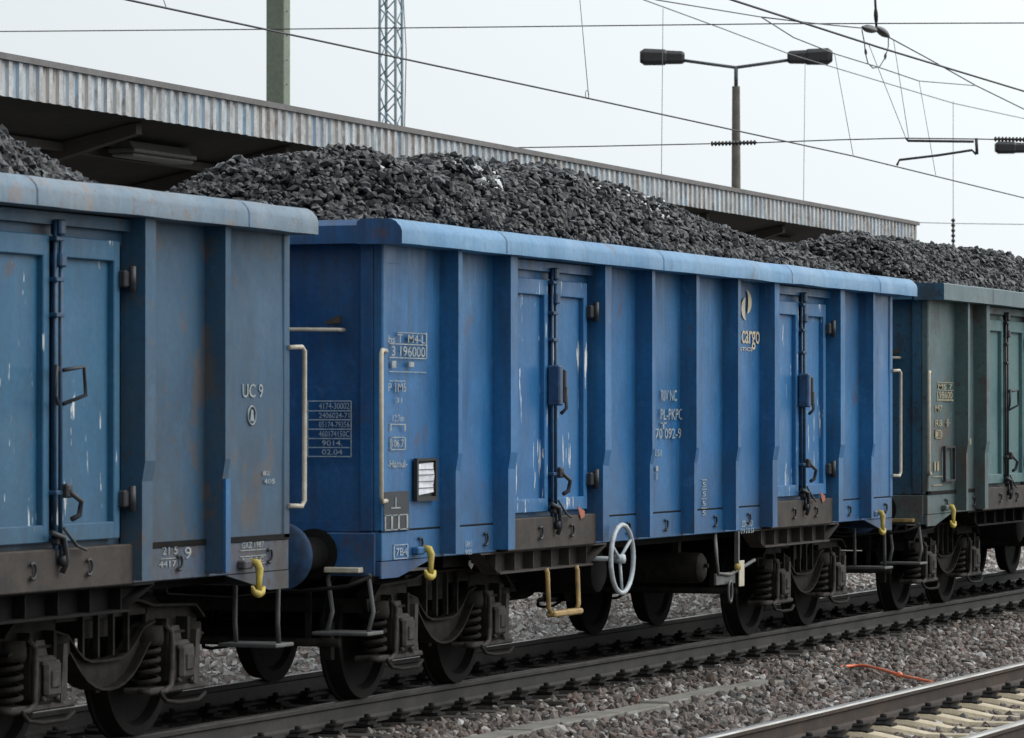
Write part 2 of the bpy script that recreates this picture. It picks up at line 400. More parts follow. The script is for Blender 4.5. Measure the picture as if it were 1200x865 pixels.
# ---------------------------------------------------------------- ground
NT=-4.87
def bed_z(x,y):
    z=-.235
    # slightly lower strip between the two tracks and beyond the train
    z-= .05*math.exp(-((y+2.9)/.6)**2)
    if abs(y-NT)<1.0: z-=.03
    if y>1.5: z-= min(.07,(y-1.5)*.05)
    if y<-6.2: z-= min(.2,(-6.2-y)*.15)
    return z
g=MB(); xs=[-60,-20,0,10,18]+[18+.5*i for i in range(1,100)]+[75,100,160,260,420]; ys=[-40,-20,-12,-8]+[-6.8+.25*i for i in range(0,54)]
vs=[]
for x in xs:
    for y in ys:
        vs.append((x,y,bed_z(x,y)+.02*noise.noise(Vector((x*1.3,y*1.3,0)))))
ny=len(ys); fs=[(i*ny+j,(i+1)*ny+j,(i+1)*ny+j+1,i*ny+j+1) for i in range(len(xs)-1) for j in range(ny-1)]
g.add(vs,fs,0,True); tag(g.obj('ballast_bed',M['bed'],recalc=False),kind='structure')
g=MB(); g.add([(-400,-400,-.62),(2500,-400,-.62),(2500,1500,-.62),(-400,1500,-.62)],[(0,1,2,3)])
tag(g.obj('ground',M['bed'],recalc=False),kind='structure')

TR=.7535  # half distance of rail head centres
def near_zone(x,y):
    return True
def scatter(n,x0,x1,y0,y1,smin,smax,zoff=.0,maskf=None,size_pow=1.6):
    x=rng.uniform(x0,x1,n); y=rng.uniform(y0,y1,n)
    if maskf is not None:
        k=maskf(x,y); x=x[k]; y=y[k]
    s=smin+(smax-smin)*rng.random(len(x))**size_pow
    z=np.array([bed_z(a,b) for a,b in zip(x,y)])+rng.uniform(-.4,.75,len(x))*s+zoff
    return np.stack([x,y,z],1),s
NT=-4.87   # centre line of the near track
def front_mask(x,y):
    dep=(y+12)  # lateral distance to the camera
    ok=(x<dep/.245*1.03+1)
    # keep rails, sleepers and the trough clear
    for c in (TR,-TR,NT+TR,NT-TR): ok&=np.abs(y-c)>.085
    s1=np.abs(((x-22.3)/.6+.5)%1-.5)*.6<.165           # near-track sleepers
    ok&=~(s1&(np.abs(y-NT)<1.22))
    ok&=~((y>-2.06)&(y<-1.80)&(x<PZ(915,796,-.195).x))
    return ok
p1,s1=scatter(62000,23.5,50,-6.4,-1.0,.017,.050,maskf=front_mask)
o=chunk_cloud('gravel',p1,s1,M['stone']); tag(o,'reddish grey crushed stone ballast between the two tracks','gravel',kind='stuff')
def in_mask(x,y):
    ok=np.ones(len(x),bool)
    for c in (TR,-TR): ok&=np.abs(y-c)>.085
    return ok
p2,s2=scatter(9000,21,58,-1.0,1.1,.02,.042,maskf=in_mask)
o=chunk_cloud('gravel',p2,s2,M['stone_shade'],kind='box'); tag(o,'ballast between the rails, coloured dark for the shade under the wagons','gravel',kind='stuff')
p3,s3=scatter(42000,24,75,1.1,6.5,.022,.052,zoff=.0,maskf=lambda x,y:(x<(y+12)/.23+2)&(x>(y+12)*1.7))
o=chunk_cloud('gravel',p3,s3,M['stone_far'],kind='box'); tag(o,'pale grey crushed stone ballast on the far side of the train','gravel',kind='stuff')

# ---------------------------------------------------------------- tracks
def rail_profile():
    return [(-.075,-.172),(.075,-.172),(.075,-.160),(.02,-.146),(.0085,-.125),(.0085,-.050),(.034,-.036),(.036,-.012),(.030,-.002),(.020,0),(-.020,0),(-.030,-.002),(-.036,-.012),(-.034,-.036),(-.0085,-.050),(-.0085,-.125),(-.02,-.146),(-.075,-.160)]
def rail(yc,x0,x1,parent,side):
    b=MB(); pr=[(yc+p,z) for p,z in rail_profile()]; n=len(pr)
    for i in range(n):
        a=pr[i]; c=pr[(i+1)%n]
        top=min(a[1],c[1])>(-.0125 if side is M['rail_rust'] else -.0025)
        b.add([(x0,*a),(x1,*a),(x1,*c),(x0,*c)],[(0,1,2,3)],1 if top else 0,False)
    b.add([(x0,*p) for p in pr],[tuple(range(n))]); b.add([(x1,*p) for p in pr],[tuple(range(n))])
    return b.obj('rail',[side,M['rail_top']],parent)
def clip_mesh(b,y,x,side,mi=0):
    # baseplate, screw and spring clip beside the rail foot
    b.box(x-.075,x+.075,y-.01,y+.13*side+.0,-.185,-.165,mi)
    b.prism([(x-.085,-.165),(x+.085,-.165),(x+.05,-.122),(x-.05,-.122)],'y',y+.015*side,y+.09*side,mi)
    b.lathe([(0.0,0),(.024,0),(.024,.03),(.0,.035)],(x,y+.052*side,-.13),'z',8,mi)
    b.tube([(x-.06,y+.02*side,-.145),(x-.065,y+.10*side,-.13),(x,y+.12*side,-.12),(x+.065,y+.10*side,-.13),(x+.06,y+.02*side,-.145)],.009,6,mi)
SHOWN=[(-TR-.075,-1)]; CL={}; HIDDEN={}
def add_clips(o,i,t):
    lst=CLIPS[t.name]
    for k,(yy,sd) in enumerate(lst):
        key=(t.name,k)
        if key not in CL:
            cb=MB(); clip_mesh(cb,yy,0,sd); c=CL[key]=cb.obj('rail_clip',M['clip'],o)
        else:
            c=CL[key].copy(); COL.objects.link(c); c.parent=o
CLIPS={}
t1=empty('railway_track',(40,0,0)); tag(t1,'dark track that carries the coal train, sleepers half buried in ballast','railway track')
t1.location=(0,0,0); CLIPS[t1.name]=[(-TR-.075,-1)]; HIDDEN[t1.name]=[(-TR+.075,1),(TR-.075,-1),(TR+.075,1)]
for s_ in (-1,1): rail(s_*TR,-10,180,t1,M['rail_side'])
sb=MB(); sb.box(-.13,.13,-1.30,1.30,-.34,-.192,0,.02); s0=None
for i in range(66):
    x=19.8+.6*i
    if s0 is None: s0=sb.obj('sleeper',M['soil'],t1); o=s0
    else: o=s0.copy(); COL.objects.link(o); o.parent=t1
    o.location=(x,0,0)
    add_clips(o,i,t1)
t2=empty('railway_track',(0,0,0)); tag(t2,'near track at bottom right with pale beige concrete sleepers','railway track')
CLIPS[t2.name]=[(TR-.075,-1),(TR+.075,1),(-TR+.075,1)]; HIDDEN[t2.name]=[(-TR-.075,-1)]
for s_ in (-1,1): rail(NT+s_*TR,-10,180,t2,M['rail_rust'])
# shaped concrete sleeper
sb=MB(); prof=[(-1.30,-.195),(-1.02,-.188),(-.90,-.176),(-.60,-.176),(-.50,-.19),(-.30,-.225),(.30,-.225),(.50,-.19),(.60,-.176),(.90,-.176),(1.02,-.188),(1.30,-.195)]
vs=[];fs=[]
for (y,z) in prof:
    w=.15 if abs(y)>.4 else .115
    vs+=[(-w,y,-.42),(-w*.86,y,z-.03),(-w*.70,y,z),(w*.70,y,z),(w*.86,y,z-.03),(w,y,-.42)]
for i in range(len(prof)-1):
    for k in range(5): fs.append((i*6+k,i*6+k+1,(i+1)*6+k+1,(i+1)*6+k))
fs.append(tuple(range(6))); fs.append(tuple(range(len(vs)-6,len(vs))))
sb.add(vs,fs,0); s0=None
for i in range(30):
    x=22.3+.6*i
    if s0 is None: s0=sb.obj('sleeper',M['sleeper'],t2); o=s0
    else: o=s0.copy(); COL.objects.link(o); o.parent=t2
    o.location=(x,NT,0)
    add_clips(o,i,t2)
for t_,xs0,n_,dx,yc in ((t1,19.8,66,.6,0),(t2,22.3,30,.6,NT)):
    cb=MB()
    for i in range(n_):
        for (yy,sd) in HIDDEN[t_.name]: clip_mesh(cb,yc+yy,xs0+dx*i,sd)
    tag(cb.obj('rail_clip',M['clip'],t_),kind='stuff')
# concrete cable trough lids along the train track
tr=empty('cable_trough',(0,0,0)); tag(tr,'narrow concrete cable trough running through the gravel beside the train track','cable trough')
TE=PZ(915,796,-.195).x; TA=PZ(560,862,-.195); TB=PZ(890,800,-.195); print('trough',TA,TB,TE)
x=TE-.99*14; k=0
while x<TE-.1:
    L=.99; e=x+L
    b=MB(); y0=-2.05+rng.uniform(-.012,.012); z1=-.195+rng.uniform(-.012,.012)
    b.box(x+.008,e-.008,y0,y0+.235,z1-.07,z1,0,.012)
    o=b.obj('cover_slab',M['concrete'],tr); x+=L; k+=1
# bent orange hose lying on the ballast
pts=[PZ(984,782,-.20),PZ(1010,780,-.19),PZ(1034,785,-.17),PZ(1054,791,-.185),PZ(1072,795,-.19),PZ(1092,799,-.20)]
fine=[]; pp=[pts[0]]+pts+[pts[-1]]
for i in range(1,len(pp)-2):
    for k in range(8):
        t=k/8; p0,p1_,p2_,p3_=pp[i-1:i+3]
        fine.append(.5*((2*p1_)+(p2_-p0)*t+(2*p0-5*p1_+4*p2_-p3_)*t*t+(3*p1_-p0-3*p2_+p3_)*t**3))
fine.append(pts[-1])
b=MB(); b.tube(fine,[.011+.004*math.sin(i*.5)**2 for i in range(len(fine))],8); b.lathe([(0,-.02),(.026,-.02),(.026,.02),(0,.02)],tuple(PZ(1054,791,-.185)),'x',8)
tag(b.obj('plastic_hose',M['orange']),'thin bent orange plastic hose lying on the gravel beyond the near track','hose')

# ---------------------------------------------------------------- lettering
def text_mesh(s,font_shear=0.0):
    cu=bpy.data.curves.new('t','FONT'); cu.body=s; cu.resolution_u=3; cu.offset=.007
    o=bpy.data.objects.new('t',cu); COL.objects.link(o)
    dg=bpy.context.evaluated_depsgraph_get(); me=bpy.data.meshes.new_from_object(o.evaluated_get(dg))
    vs=[tuple(v.co) for v in me.vertices]; fs=[tuple(p.vertices) for p in me.polygons]
    bpy.data.objects.remove(o); bpy.data.curves.remove(cu); bpy.data.meshes.remove(me)
    return vs,fs
_tc={}
def put_text(b,s,x0,x1,z0,z1,y,weight=0.0,axis='y'):
    # writing on the plane y (axis 'y', reads towards +x) or x (axis 'x', reads towards -y)
    if s not in _tc: _tc[s]=text_mesh(s)
    vs,fs=_tc[s]
    ax=min(v[0] for v in vs); bx=max(v[0] for v in vs); az=min(v[1] for v in vs); bz=max(v[1] for v in vs)
    out=[]
    for v in vs:
        u=(v[0]-ax)/(bx-ax); w=(v[1]-az)/(bz-az)
        if axis=='y': out.append((x0+u*(x1-x0),y,z0+w*(z1-z0)))
        else: out.append((y,x0+u*(x1-x0),z0+w*(z1-z0)))
    b.add(out,fs)
class Side:
    """writes onto a wagon's near side (surveyed points -> wagon coordinates)"""
    def __init__(s,cx,y): s.cx=cx; s.y=y
    def p(s,px,py):
        q=PY(px,py,s.y); return q.x-s.cx,q.z
    def text(s,b,t,px0,px1,pyb,pyt):
        x0,_=s.p(px0,pyb); x1,_=s.p(px1,pyb); z0=s.p((px0+px1)/2,pyb)[1]; z1=s.p((px0+px1)/2,pyt)[1]
        put_text(b,t,x0,x1,z0,z1,s.y-.002)
    def bar(s,b,px0,px1,pyb,pyt):
        x0,_=s.p(px0,pyb); x1,_=s.p(px1,pyb); z0=s.p((px0+px1)/2,pyb)[1]; z1=s.p((px0+px1)/2,pyt)[1]
        b.box(x0,x1,s.y-.003,s.y-.001,z0,z1)

# ---------------------------------------------------------------- wagon
HL=6.40; PW=1.36; PO=1.50     # half length, wall plane, outer face of the posts
def panel(b,x0,x1,z0,z1,y,seed,amp=.006,mi=0,back=.03):
    nx=max(2,int((x1-x0)/.12)); nz=max(2,int((z1-z0)/.12)); vs=[]
    for i in range(nx+1):
        for j in range(nz+1):
            x=x0+(x1-x0)*i/nx; z=z0+(z1-z0)*j/nz
            e=math.sin(PI*i/nx)*math.sin(PI*j/nz)
            d=(noise.noise(Vector((x*1.1+seed,z*.9,seed*.37)))*2.2+noise.noise(Vector((x*3.3,z*2.7,seed)))*.7)*amp*e
            if y<0: d=max(d,-.007)
            vs.append((x,y+d,z))
    b.add(vs,[(i*(nz+1)+j,(i+1)*(nz+1)+j,(i+1)*(nz+1)+j+1,i*(nz+1)+j+1) for i in range(nx) for j in range(nz)],mi,True)
    return b
def helix(c,r,wr,z0,z1,turns,b,seg=14):
    pts=[]
    n=int(turns*seg)
    for i in range(n+1):
        a=2*PI*i/seg; pts.append((c[0]+r*math.cos(a),c[1]+r*math.sin(a),z0+(z1-z0)*i/n))
    b.tube(pts,wr,7)
def make_bogie(parent,cx,src=None):
    """two-axle freight bogie; frame mesh with wheels, springs and axle boxes below it"""
    if src:
        f=src.copy(); COL.objects.link(f); f.parent=parent; f.location=(cx,0,0)
        for ch in src.children:
            c=ch.copy(); COL.objects.link(c); c.parent=f
        return f
    b=MB()
    for s in (-1,1):
        y=s*1.0
        # side frame plate: raised arms over the axle boxes, hanging belly
        hb_=[(.66,.66),(.59,.645),(.52,.60),(.45,.54),(.38,.48),(.30,.43),(.20,.39),(.10,.368)]
        low=[(1.30,.63),(1.18,.66)]+hb_+[(0,.362)]+[(-p,z) for p,z in hb_[::-1]]+[(-1.18,.66),(-1.30,.63)]
        up=[(-1.33,.72),(-1.2,.80),(-.6,.82),(-.4,.86),(.4,.86),(.6,.82),(1.2,.80),(1.33,.72)]
        inn=[(.66,.735),(.50,.70),(.40,.62),(.30,.56),(.20,.535),(0,.53),(-.20,.535),(-.30,.56),(-.40,.62),(-.50,.70),(-.66,.735)]
        lowc=[p for p in low if abs(p[0])<=.67]
        b.prism(lowc+inn[::-1],'y',y-.012,y+.012)
        for q in (-1,1): b.prism([(q*.60,.66),(q*1.18,.66),(q*1.30,.63),(q*1.33,.72),(q*1.2,.80),(q*.6,.82)],'y',y-.012,y+.012)
        b.box(-.62,.62,y-.012,y+.012,.775,.858)
        for q in (-.3,-.1,.1,.3): b.box(q-.012,q+.012,y-.01,y+.045*s+.0,.55,.86)
        # lower flange following the belly
        for i in range(len(low)-1):
            a=low[i]; c=low[i+1]
            b.add([(a[0],y-.075,a[1]),(c[0],y-.075,c[1]),(c[0],y+.075,c[1]),(a[0],y+.075,a[1]),(a[0],y-.075,a[1]-.016),(c[0],y-.075,c[1]-.016),(c[0],y+.075,c[1]-.016),(a[0],y+.075,a[1]-.016)],[(0,1,2,3),(4,5,6,7),(0,1,5,4),(3,2,6,7)])
        for i in range(len(up)-1):
            a=up[i]; c=up[i+1]
            b.add([(a[0],y-.07,a[1]),(c[0],y-.07,c[1]),(c[0],y+.07,c[1]),(a[0],y+.07,a[1]),(a[0],y-.07,a[1]+.016),(c[0],y-.07,c[1]+.016),(c[0],y+.07,c[1]+.016),(a[0],y+.07,a[1]+.016)],[(0,1,2,3),(4,5,6,7),(0,1,5,4),(3,2,6,7)])
        # inner stiffening rib of the belly
        rib=inn
        for i in range(len(rib)-1):
            a=rib[i]; c=rib[i+1]
            b.add([(a[0],y-.05*1,a[1]),(c[0],y-.05,c[1]),(c[0],y+.05,c[1]),(a[0],y+.05,a[1]),(a[0],y-.05,a[1]-.014),(c[0],y-.05,c[1]-.014),(c[0],y+.05,c[1]-.014),(a[0],y+.05,a[1]-.014)],[(0,1,2,3),(4,5,6,7),(0,1,5,4),(3,2,6,7)])
        # spring pots over the springs, horn guides either side of the axle box
        for ax in (-.9,.9):
            for q in (-.27,.27):
                b.lathe([(0,.70),(.105,.70),(.11,.61),(.10,.58),(0,.58)],(ax+q,y,0),'z',16)
            for q in (-.15,.15):
                b.box(ax+q-.02,ax+q+.02,y-.09,y+.09,.36,.74)
            # hangers for brake gear
            b.box(ax-.05,ax+.05,y-.13*s-.0,y-.13*s+.03,.62,.86)
        # suspension link, hanging bar under the axle box
            b.tube([(ax-.33,y+s*.12,.30),(ax-.28,y+s*.14,.245),(ax-.12,y+s*.15,.225),(ax+.16,y+s*.15,.225),(ax+.3,y+s*.13,.26)],.014,6)
    b.box(-.16,.16,-.98,.98,.66,.84); b.box(-1.30,-1.2,-.98,.98,.62,.72); b.box(1.2,1.3,-.98,.98,.62,.72)
    b.lathe([(0,0),(.2,0),(.2,.12),(0,.12)],(0,0,.84),'z',20)
    for ax in (-.9,.9):      # brake beams and blocks
        for q in (-.54,.54):
            b.tube([(ax+q,-.86,.42),(ax+q,.86,.42)],.03,8)
            for s in (-1,1):
                b.box(ax+q*.93-.03,ax+q*.93+.03,s*.75-.04,s*.75+.04,.30,.56)
                b.box(ax+q*.98-.015,ax+q*.98+.015,s*.62-.02,s*.62+.02,.42,.78)
    f=b.obj('bogie',M['bogie'],parent); f.location=(cx,0,0)
    for ax in (-.9,.9):
        wb=MB()
        wb.tube([(ax,-1.1,.46),(ax,1.1,.46)],.075,16)
        for s in (-1,1):
            o_=1
            prof=[(.075,.02),(.13,.05),(.16,.012),(.30,.0),(.37,.01),(.395,.066),(.455,.066),(.462,.0),(.468,-.045),(.488,-.052),(.488,-.072),(.44,-.078),(.40,-.07),(.37,-.03),(.16,-.03),(.13,-.06),(.075,-.06)]
            wb2=MB(); wb2.lathe([(r,t*s) for r,t in prof],(ax,s*.75,.46),'y',48); w=wb2.obj('wheel',M['wheel'],f); smooth_auto(w,30)
        wb.obj('axle',M['wheel'],f)
        for s in (-1,1):
            y=s*1.0
            xb=MB()
            xb.box(ax-.125,ax+.125,y-.12,y+.12,.33,.60,0,.02)
            xb.box(ax-.40,ax+.40,y-.10,y+.10,.285,.325,0,.012)
            xb.box(ax-.095,ax+.095,y+s*.118,y+s*.165,.365,.575,0,.02); xb.box(ax-.05,ax+.05,y+s*.16,y+s*.178,.42,.52,0,.008)
            xb.prism([(ax-.09,.60),(ax+.09,.60),(ax+.05,.69),(ax-.05,.69)],'y',y-.07,y+.07)
            for q in (-.085,.085):
                xb.lathe([(0,0),(.018,0),(.018,s*.025),(0,s*.025)],(ax+q,y+s*.12,.36),'y',6); xb.lathe([(0,0),(.018,0),(.018,s*.025),(0,s*.025)],(ax+q,y+s*.12,.56),'y',6)
            xb.tube([(ax-.41,y+s*.02,.31),(ax-.40,y+s*.09,.30),(ax-.24,y+s*.115,.30),(ax-.155,y+s*.115,.335),(ax-.145,y+s*.115,.50),(ax-.15,y+s*.115,.66),(ax-.22,y+s*.1,.71)],.018,8)
            # outer friction guard beside the box
            xb.prism([(ax+.16,.33),(ax+.20,.66),(ax+.25,.66),(ax+.24,.33)],'y',y+s*.02,y+s*.12)
            xb.obj('axle_box',M['boxsteel'],f)
            for q in (-.27,.27):
                hb=MB(); helix((ax+q,y),.078,.017,.325,.60,4.6,hb); hb.obj('spring',M['bogie'],f)
    return f

BOG=[None]
def build_wagon(cx,mats,label,door_rod='bar',posts=(-5.3,-1.12,0,1.12,5.3),doors=((-4.24,-2.2),(2.2,4.24)),rim='round',detail=True,hl=HL):
    root=empty('freight_wagon',(cx,0,0)); tag(root,label,'freight wagon','open coal wagons coupled in the train')
    body,door_m,rim_m,end_m,low_m=mats
    # --- walls
    edges=sorted([-hl,hl]+list(posts)+[e for d in doors for e in d])
    for s in (-1,1):
        b=MB(); 
        spans=[(edges[i],edges[i+1]) for i in range(len(edges)-1)]
        for i,(a,c) in enumerate(spans):
            isdoor=any(abs(a-d[0])<.01 and abs(c-d[1])<.01 for d in doors)
            if isdoor and s<0: 
                b.box(a,c,s*1.30,s*1.325,1.2,3.15)     # dark reveal behind the leaves
                continue
            panel(b,a,c,1.212,3.15,s*PW,cx+i*3.7+s,.019)
        b.box(-hl+.13,hl-.13,s*1.30,s*1.27,1.2,3.15)
        # corner posts
        b.box(-hl,-hl+.10,s*1.30,s*(PW+.012),1.2,3.15,0,.01); b.box(hl-.10,hl,s*1.30,s*(PW+.012),1.2,3.15,0,.01)
        b.box(-hl+.10,-hl+.30,s*1.3,s*(PW+.008),3.02,3.15); 
        o=b.obj('side_wall',body,root)
    # --- lower sill in lengths between the posts, dark joint, lashing rings
    for s in (-1,1):
        for i,(a,c) in enumerate(spans):
            isdoor=any(abs(a-d[0])<.01 and abs(c-d[1])<.01 for d in doors)
            if isdoor and s<0: continue
            b=MB(); b.box(a+.002,c-.002,s*1.28,s*(PW+.004),1.0,1.198,0,.006); b.obj('sill',low_m,root)
            if s<0:
                b=MB(); b.box(a,c,-PW+.02,-PW-(.001 if detail else .012),1.199,1.2115 if detail else 1.232); b.obj('joint_strip',M['frame'],root)
                xm=(a+c)/2+.28*(1 if i%2 else .4)
                b=MB(); b.tube([(xm+.038*math.cos(t),-PW-.018,1.10+.045*math.sin(t)) for t in [PI*(.75-k/10*1.5) for k in range(11)]],.009,6)
                b.obj('lashing_ring',M['rod'],root)
    # --- posts
    def post(x,w,door=False):
        b=MB(); h=w/2
        # box section with chamfer; gets shallower at its foot
        for (z0,z1,y0,y1) in ((1.02,1.60,PO-.02,PO-.02),(1.60,1.72,PO-.02,PO),(1.72,3.14,PO,PO)):
            vs=[(x-h,-PW+.02,z0),(x-h,-y0,z0),(x+h,-y0,z0),(x+h,-PW+.02,z0),(x-h,-PW+.02,z1),(x-h,-y1,z1),(x+h,-y1,z1),(x+h,-PW+.02,z1)]
            b.add(vs,[(0,1,5,4),(1,2,6,5),(2,3,7,6),(0,3,2,1),(4,5,6,7)])
        return b.obj('post',body,root)
    for x in posts: post(x,.075)
    for d in doors:
        post(d[0],.14,True); post(d[1],.14,True)
    for x in list(posts)+[e for d in doors for e in d]:
        b=MB(); b.box(x-.04,x+.04,PW-.01,PO,1.02,3.14); b.obj('post',body,root)
    # --- doors
    for (a,c) in doors:
        # grimy door sill and trapezoid beam below
        b=MB(); b.box(a+.07,c-.07,-1.28,-1.425,1.0,1.235,0,.008)
        b.obj('door_sill',M['dirty_sill'],root)
        for q in (.35,.68):
            xm=a+(c-a)*q
            b=MB(); b.tube([(xm+.04*math.cos(t),-1.44,1.12+.045*math.sin(t)) for t in [PI*(.75-k/10*1.5) for k in range(11)]],.009,6); b.obj('lashing_ring',M['rod'],root)
        b=MB(); b.prism([(a-.32,.995),(c+.35,.995),(c-.05,.84),(a+.0,.84)],'y',-1.25,-1.27)
        b.prism([(a-.32,.998),(c+.35,.998),(c+.33,.985),(a-.30,.985)],'y',-1.27,-1.36)
        b.prism([(a,.852),(c-.05,.852),(c-.05,.838),(a,.838)],'y',-1.27,-1.39)
        L=c-a
        for k in range(6): 
            xx=a+.02+k*(L-.10)/5; b.box(xx-.006,xx+.006,-1.27,-1.35,.852,.985)
        for (p,q) in (((a-.30,.985),(a,.852)),((c+.33,.985),(c-.05,.852))):
            b.add([(p[0],-1.27,p[1]),(q[0],-1.27,q[1]),(q[0],-1.37,q[1]),(p[0],-1.37,p[1])],[(0,1,2,3)])
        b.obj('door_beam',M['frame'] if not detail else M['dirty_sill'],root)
        b=MB(); b.box(a+.07,c-.07,-1.30,-1.40,3.06,3.13); b.box(a+.07,c-.07,-1.30,-1.345,2.98,3.0605); b.obj('door_header',body,root)
        mid=(a+c)/2+.02
        for (x0,x1) in ((a+.085,mid-.05),(mid+.05,c-.19)):
            b=MB(); panel(b,x0,x1,1.27,3.0,-1.355,cx+x0,.006)
            fr=.075
            b.box(x0,x0+fr*.6,-1.35,-1.385,1.27,3.0,0,.006); b.box(x1-fr,x1,-1.35,-1.395,1.27,3.0,0,.006)
            b.box(x0,x1,-1.35,-1.394,2.88,3.0,0,.006); b.box(x0,x1,-1.35,-1.394,1.27,1.37,0,.006)
            dr=b.obj('door',door_m,root)
            # white rubbed edge at the foot of the leaf
            if x0>mid:
                # hinges on the post side
                for z in (1.50,2.78):
                    hb=MB(); hb.box(x1-.02,c-.06,-1.36,-1.44,z-.05,z+.05,0,.01); hb.tube([(x1+.05,-1.45,z-.075),(x1+.05,-1.45,z+.075)],.022,8)
                    hb.obj('hinge',M['rod'],dr)
                lb=MB()
                lb.box(mid+.03,mid+.10,-1.41,-1.47,1.52,1.60,0,.01); lb.tube([(mid+.06,-1.46,1.56),(mid+.14,-1.50,1.50),(mid+.15,-1.48,1.42),(mid+.10,-1.46,1.40)],.016,8)
                lb.tube([(mid+.02,-1.45,1.35),(mid+.14,-1.47,1.25),(mid+.30,-1.45,1.22)],.009,6)
                lb.box(mid-.05,mid+.05,-1.40,-1.455,1.255,1.32,0,.01); lb.tube([(mid-.12,-1.44,1.33),(mid-.02,-1.47,1.30),(mid+.02,-1.47,1.16),(mid+.0,-1.45,1.10)],.017,8); lb.lathe([(0,-.02),(.035,-.02),(.035,.02),(0,.02)],(mid+.01,-1.455,1.17),'y',10)
                lb.obj('latch',M['rod'],dr)
                if detail:
                    tb=MB(); tb.prism([(c-.52,1.30),(c-.36,1.26),(c-.36,1.22),(c-.44,1.20)],'y',-1.43,-1.436); tb.obj('paint_splash',M['red'],dr)
        # lock rods down the middle, guides and the boxed handle
        rb=MB()
        rb.tube([(mid-.026,-1.415,1.15),(mid-.026,-1.415,3.08)],.012,10); rb.tube([(mid+.026,-1.425,1.15),(mid+.026,-1.425,3.08)],.013,10)
        for z in (1.30,1.55,2.55,2.75,2.98): rb.box(mid-.05,mid+.05,-1.36,-1.44,z-.013,z+.013,0,.005)
        rb.box(mid-.02,mid+.055,-1.38,-1.455,2.82,2.90,0,.01); rb.box(mid-.02,mid+.05,-1.38,-1.45,3.0,3.09,0,.01)
        rb.obj('lock_rod',M['lock'] if rim=='round' else M['rod'],root)
        if door_rod=='box':
            rb=MB(); rb.box(mid-.085,mid-.005,-1.40,-1.50,2.06,2.36,0,.012); rb.obj('lock_box',M['rod_blue'],root)
            rb=MB(); rb.box(mid+.035,mid+.075,-1.42,-1.50,2.08,2.33,0,.008); rb.tube([(mid+.055,-1.50,2.2),(mid+.055,-1.50,2.04),(mid+.02,-1.47,2.0)],.014,8); rb.obj('lock_handle',M['rod'],root)
        else:
            rb=MB()
            for q in (-1,1): rb.tube([(mid+q*.03,-1.44,2.24),(mid+q*.17,-1.50,2.26),(mid+q*.19,-1.50,2.10),(mid+q*.03,-1.44,2.05)],.012,8)
            rb.obj('lock_handle',M['rod'],root)
    # --- coping round the top
    if rim=='round': prof=[(0,.0),(0,.085),(-.012,.115),(-.045,.15),(-.075,.165),(-.105,.17),(-.30,.172),(-.33,.15),(-.33,0)]
    else: prof=[(0,0),(0,.155),(-.01,.165),(-.30,.165),(-.31,.15),(-.31,0)]
    rz=3.14; ry=1.575; rx=hl+(.15 if hl<6.43 else -.01)
    for s in (-1,1):
        b=MB(); pr=[(s*(ry+p),rz+z) for p,z in prof]; n=len(pr)
        N=60; vs=[]
        for i in range(N+1):
            x=-rx+2*rx*i/N
            k=noise.noise(Vector((x*1.3+cx,s,0)))*.010+noise.noise(Vector((x*4+cx,s,3)))*.004
            for (y,z) in pr: vs.append((x,y+s*k,z+k*.5))
        b.add(vs,[(i*n+j,i*n+(j+1)%n,(i+1)*n+(j+1)%n,(i+1)*n+j) for i in range(N) for j in range(n)],0,False)
        b.add(vs[:n],[tuple(range(n))],1); b.add(vs[-n:],[tuple(range(n))],1)
        for xs_ in (-4.4,-.9,2.6,5.4):
            i_=int((xs_+rx)/(2*rx)*N)
            sb_=[(p_[0],p_[1]+s*.0035,p_[2]+.003) for p_ in vs[i_*n:i_*n+n-1]]
            se=[(p_[0]+.014,p_[1],p_[2]) for p_ in sb_]
            b.add(sb_+se,[(q,q+1,q+1+len(sb_),q+len(sb_)) for q in range(min(5,len(sb_)-1))],1)
        # weld seams where lengths of coping meet
        o=b.obj('coping',[rim_m,end_m],root); smooth_auto(o,28)
    for s in (-1,1):
        b=MB(); e=rx-.003
        b.prism([(s*e,rz+.004),(s*e,rz+.125),(s*(e-.05),rz+.166),(s*(e-.28),rz+.166),(s*(e-.28),rz+.004)],'y',-ry+.332,ry-.332)
        b.obj('end_coping',end_m,root)
    # --- ends
    for s in (-1,1):
        b=MB(); X=s*hl
        ny_=24; nz_=18; vs=[]
        for i in range(ny_+1):
            for j in range(nz_+1):
                y=-1.30+2.6*i/ny_; z=1.2+1.95*j/nz_
                e=math.sin(PI*i/ny_)*math.sin(PI*j/nz_)
                d=(noise.noise(Vector((y*1.6+cx,z*1.4,s)))*2.4+noise.noise(Vector((y*4.5,z*4,cx)))*1.0)*.032*e
                vs.append((X-s*.05+d,y,z))
        b.add(vs,[(i*(nz_+1)+j,(i+1)*(nz_+1)+j,(i+1)*(nz_+1)+j+1,i*(nz_+1)+j+1) for i in range(ny_) for j in range(nz_)],0,True)
        b.box(X-s*.12,X-s*.004,-1.298,-1.20,1.2,3.15,0,.008); b.box(X-s*.12,X-s*.004,1.298,1.20,1.2,3.15,0,.008)
        b.box(X-s*.11,X-s*.02,-1.20,1.20,1.2,1.27)
        b.obj('end_wall',end_m,root)
        # headstock with tapering cheek
        b=MB(); b.box(X-s*.14,X+s*.012,-1.32,1.32,.90,1.194,0,.008)
        b.prism([(X,.998),(X,.885),(X-s*.30,.885),(X-s*.95,.998)],'y',-1.345,-1.362)
        b.prism([(X,.998),(X,.885),(X-s*.30,.885),(X-s*.95,.998)],'y',1.345,1.362)
        b.box(X-s*.14,X+s*.005,-1.36,-1.322,.90,.995,0,.004)
        b.obj('headstock',low_m if not detail else end_m,root)
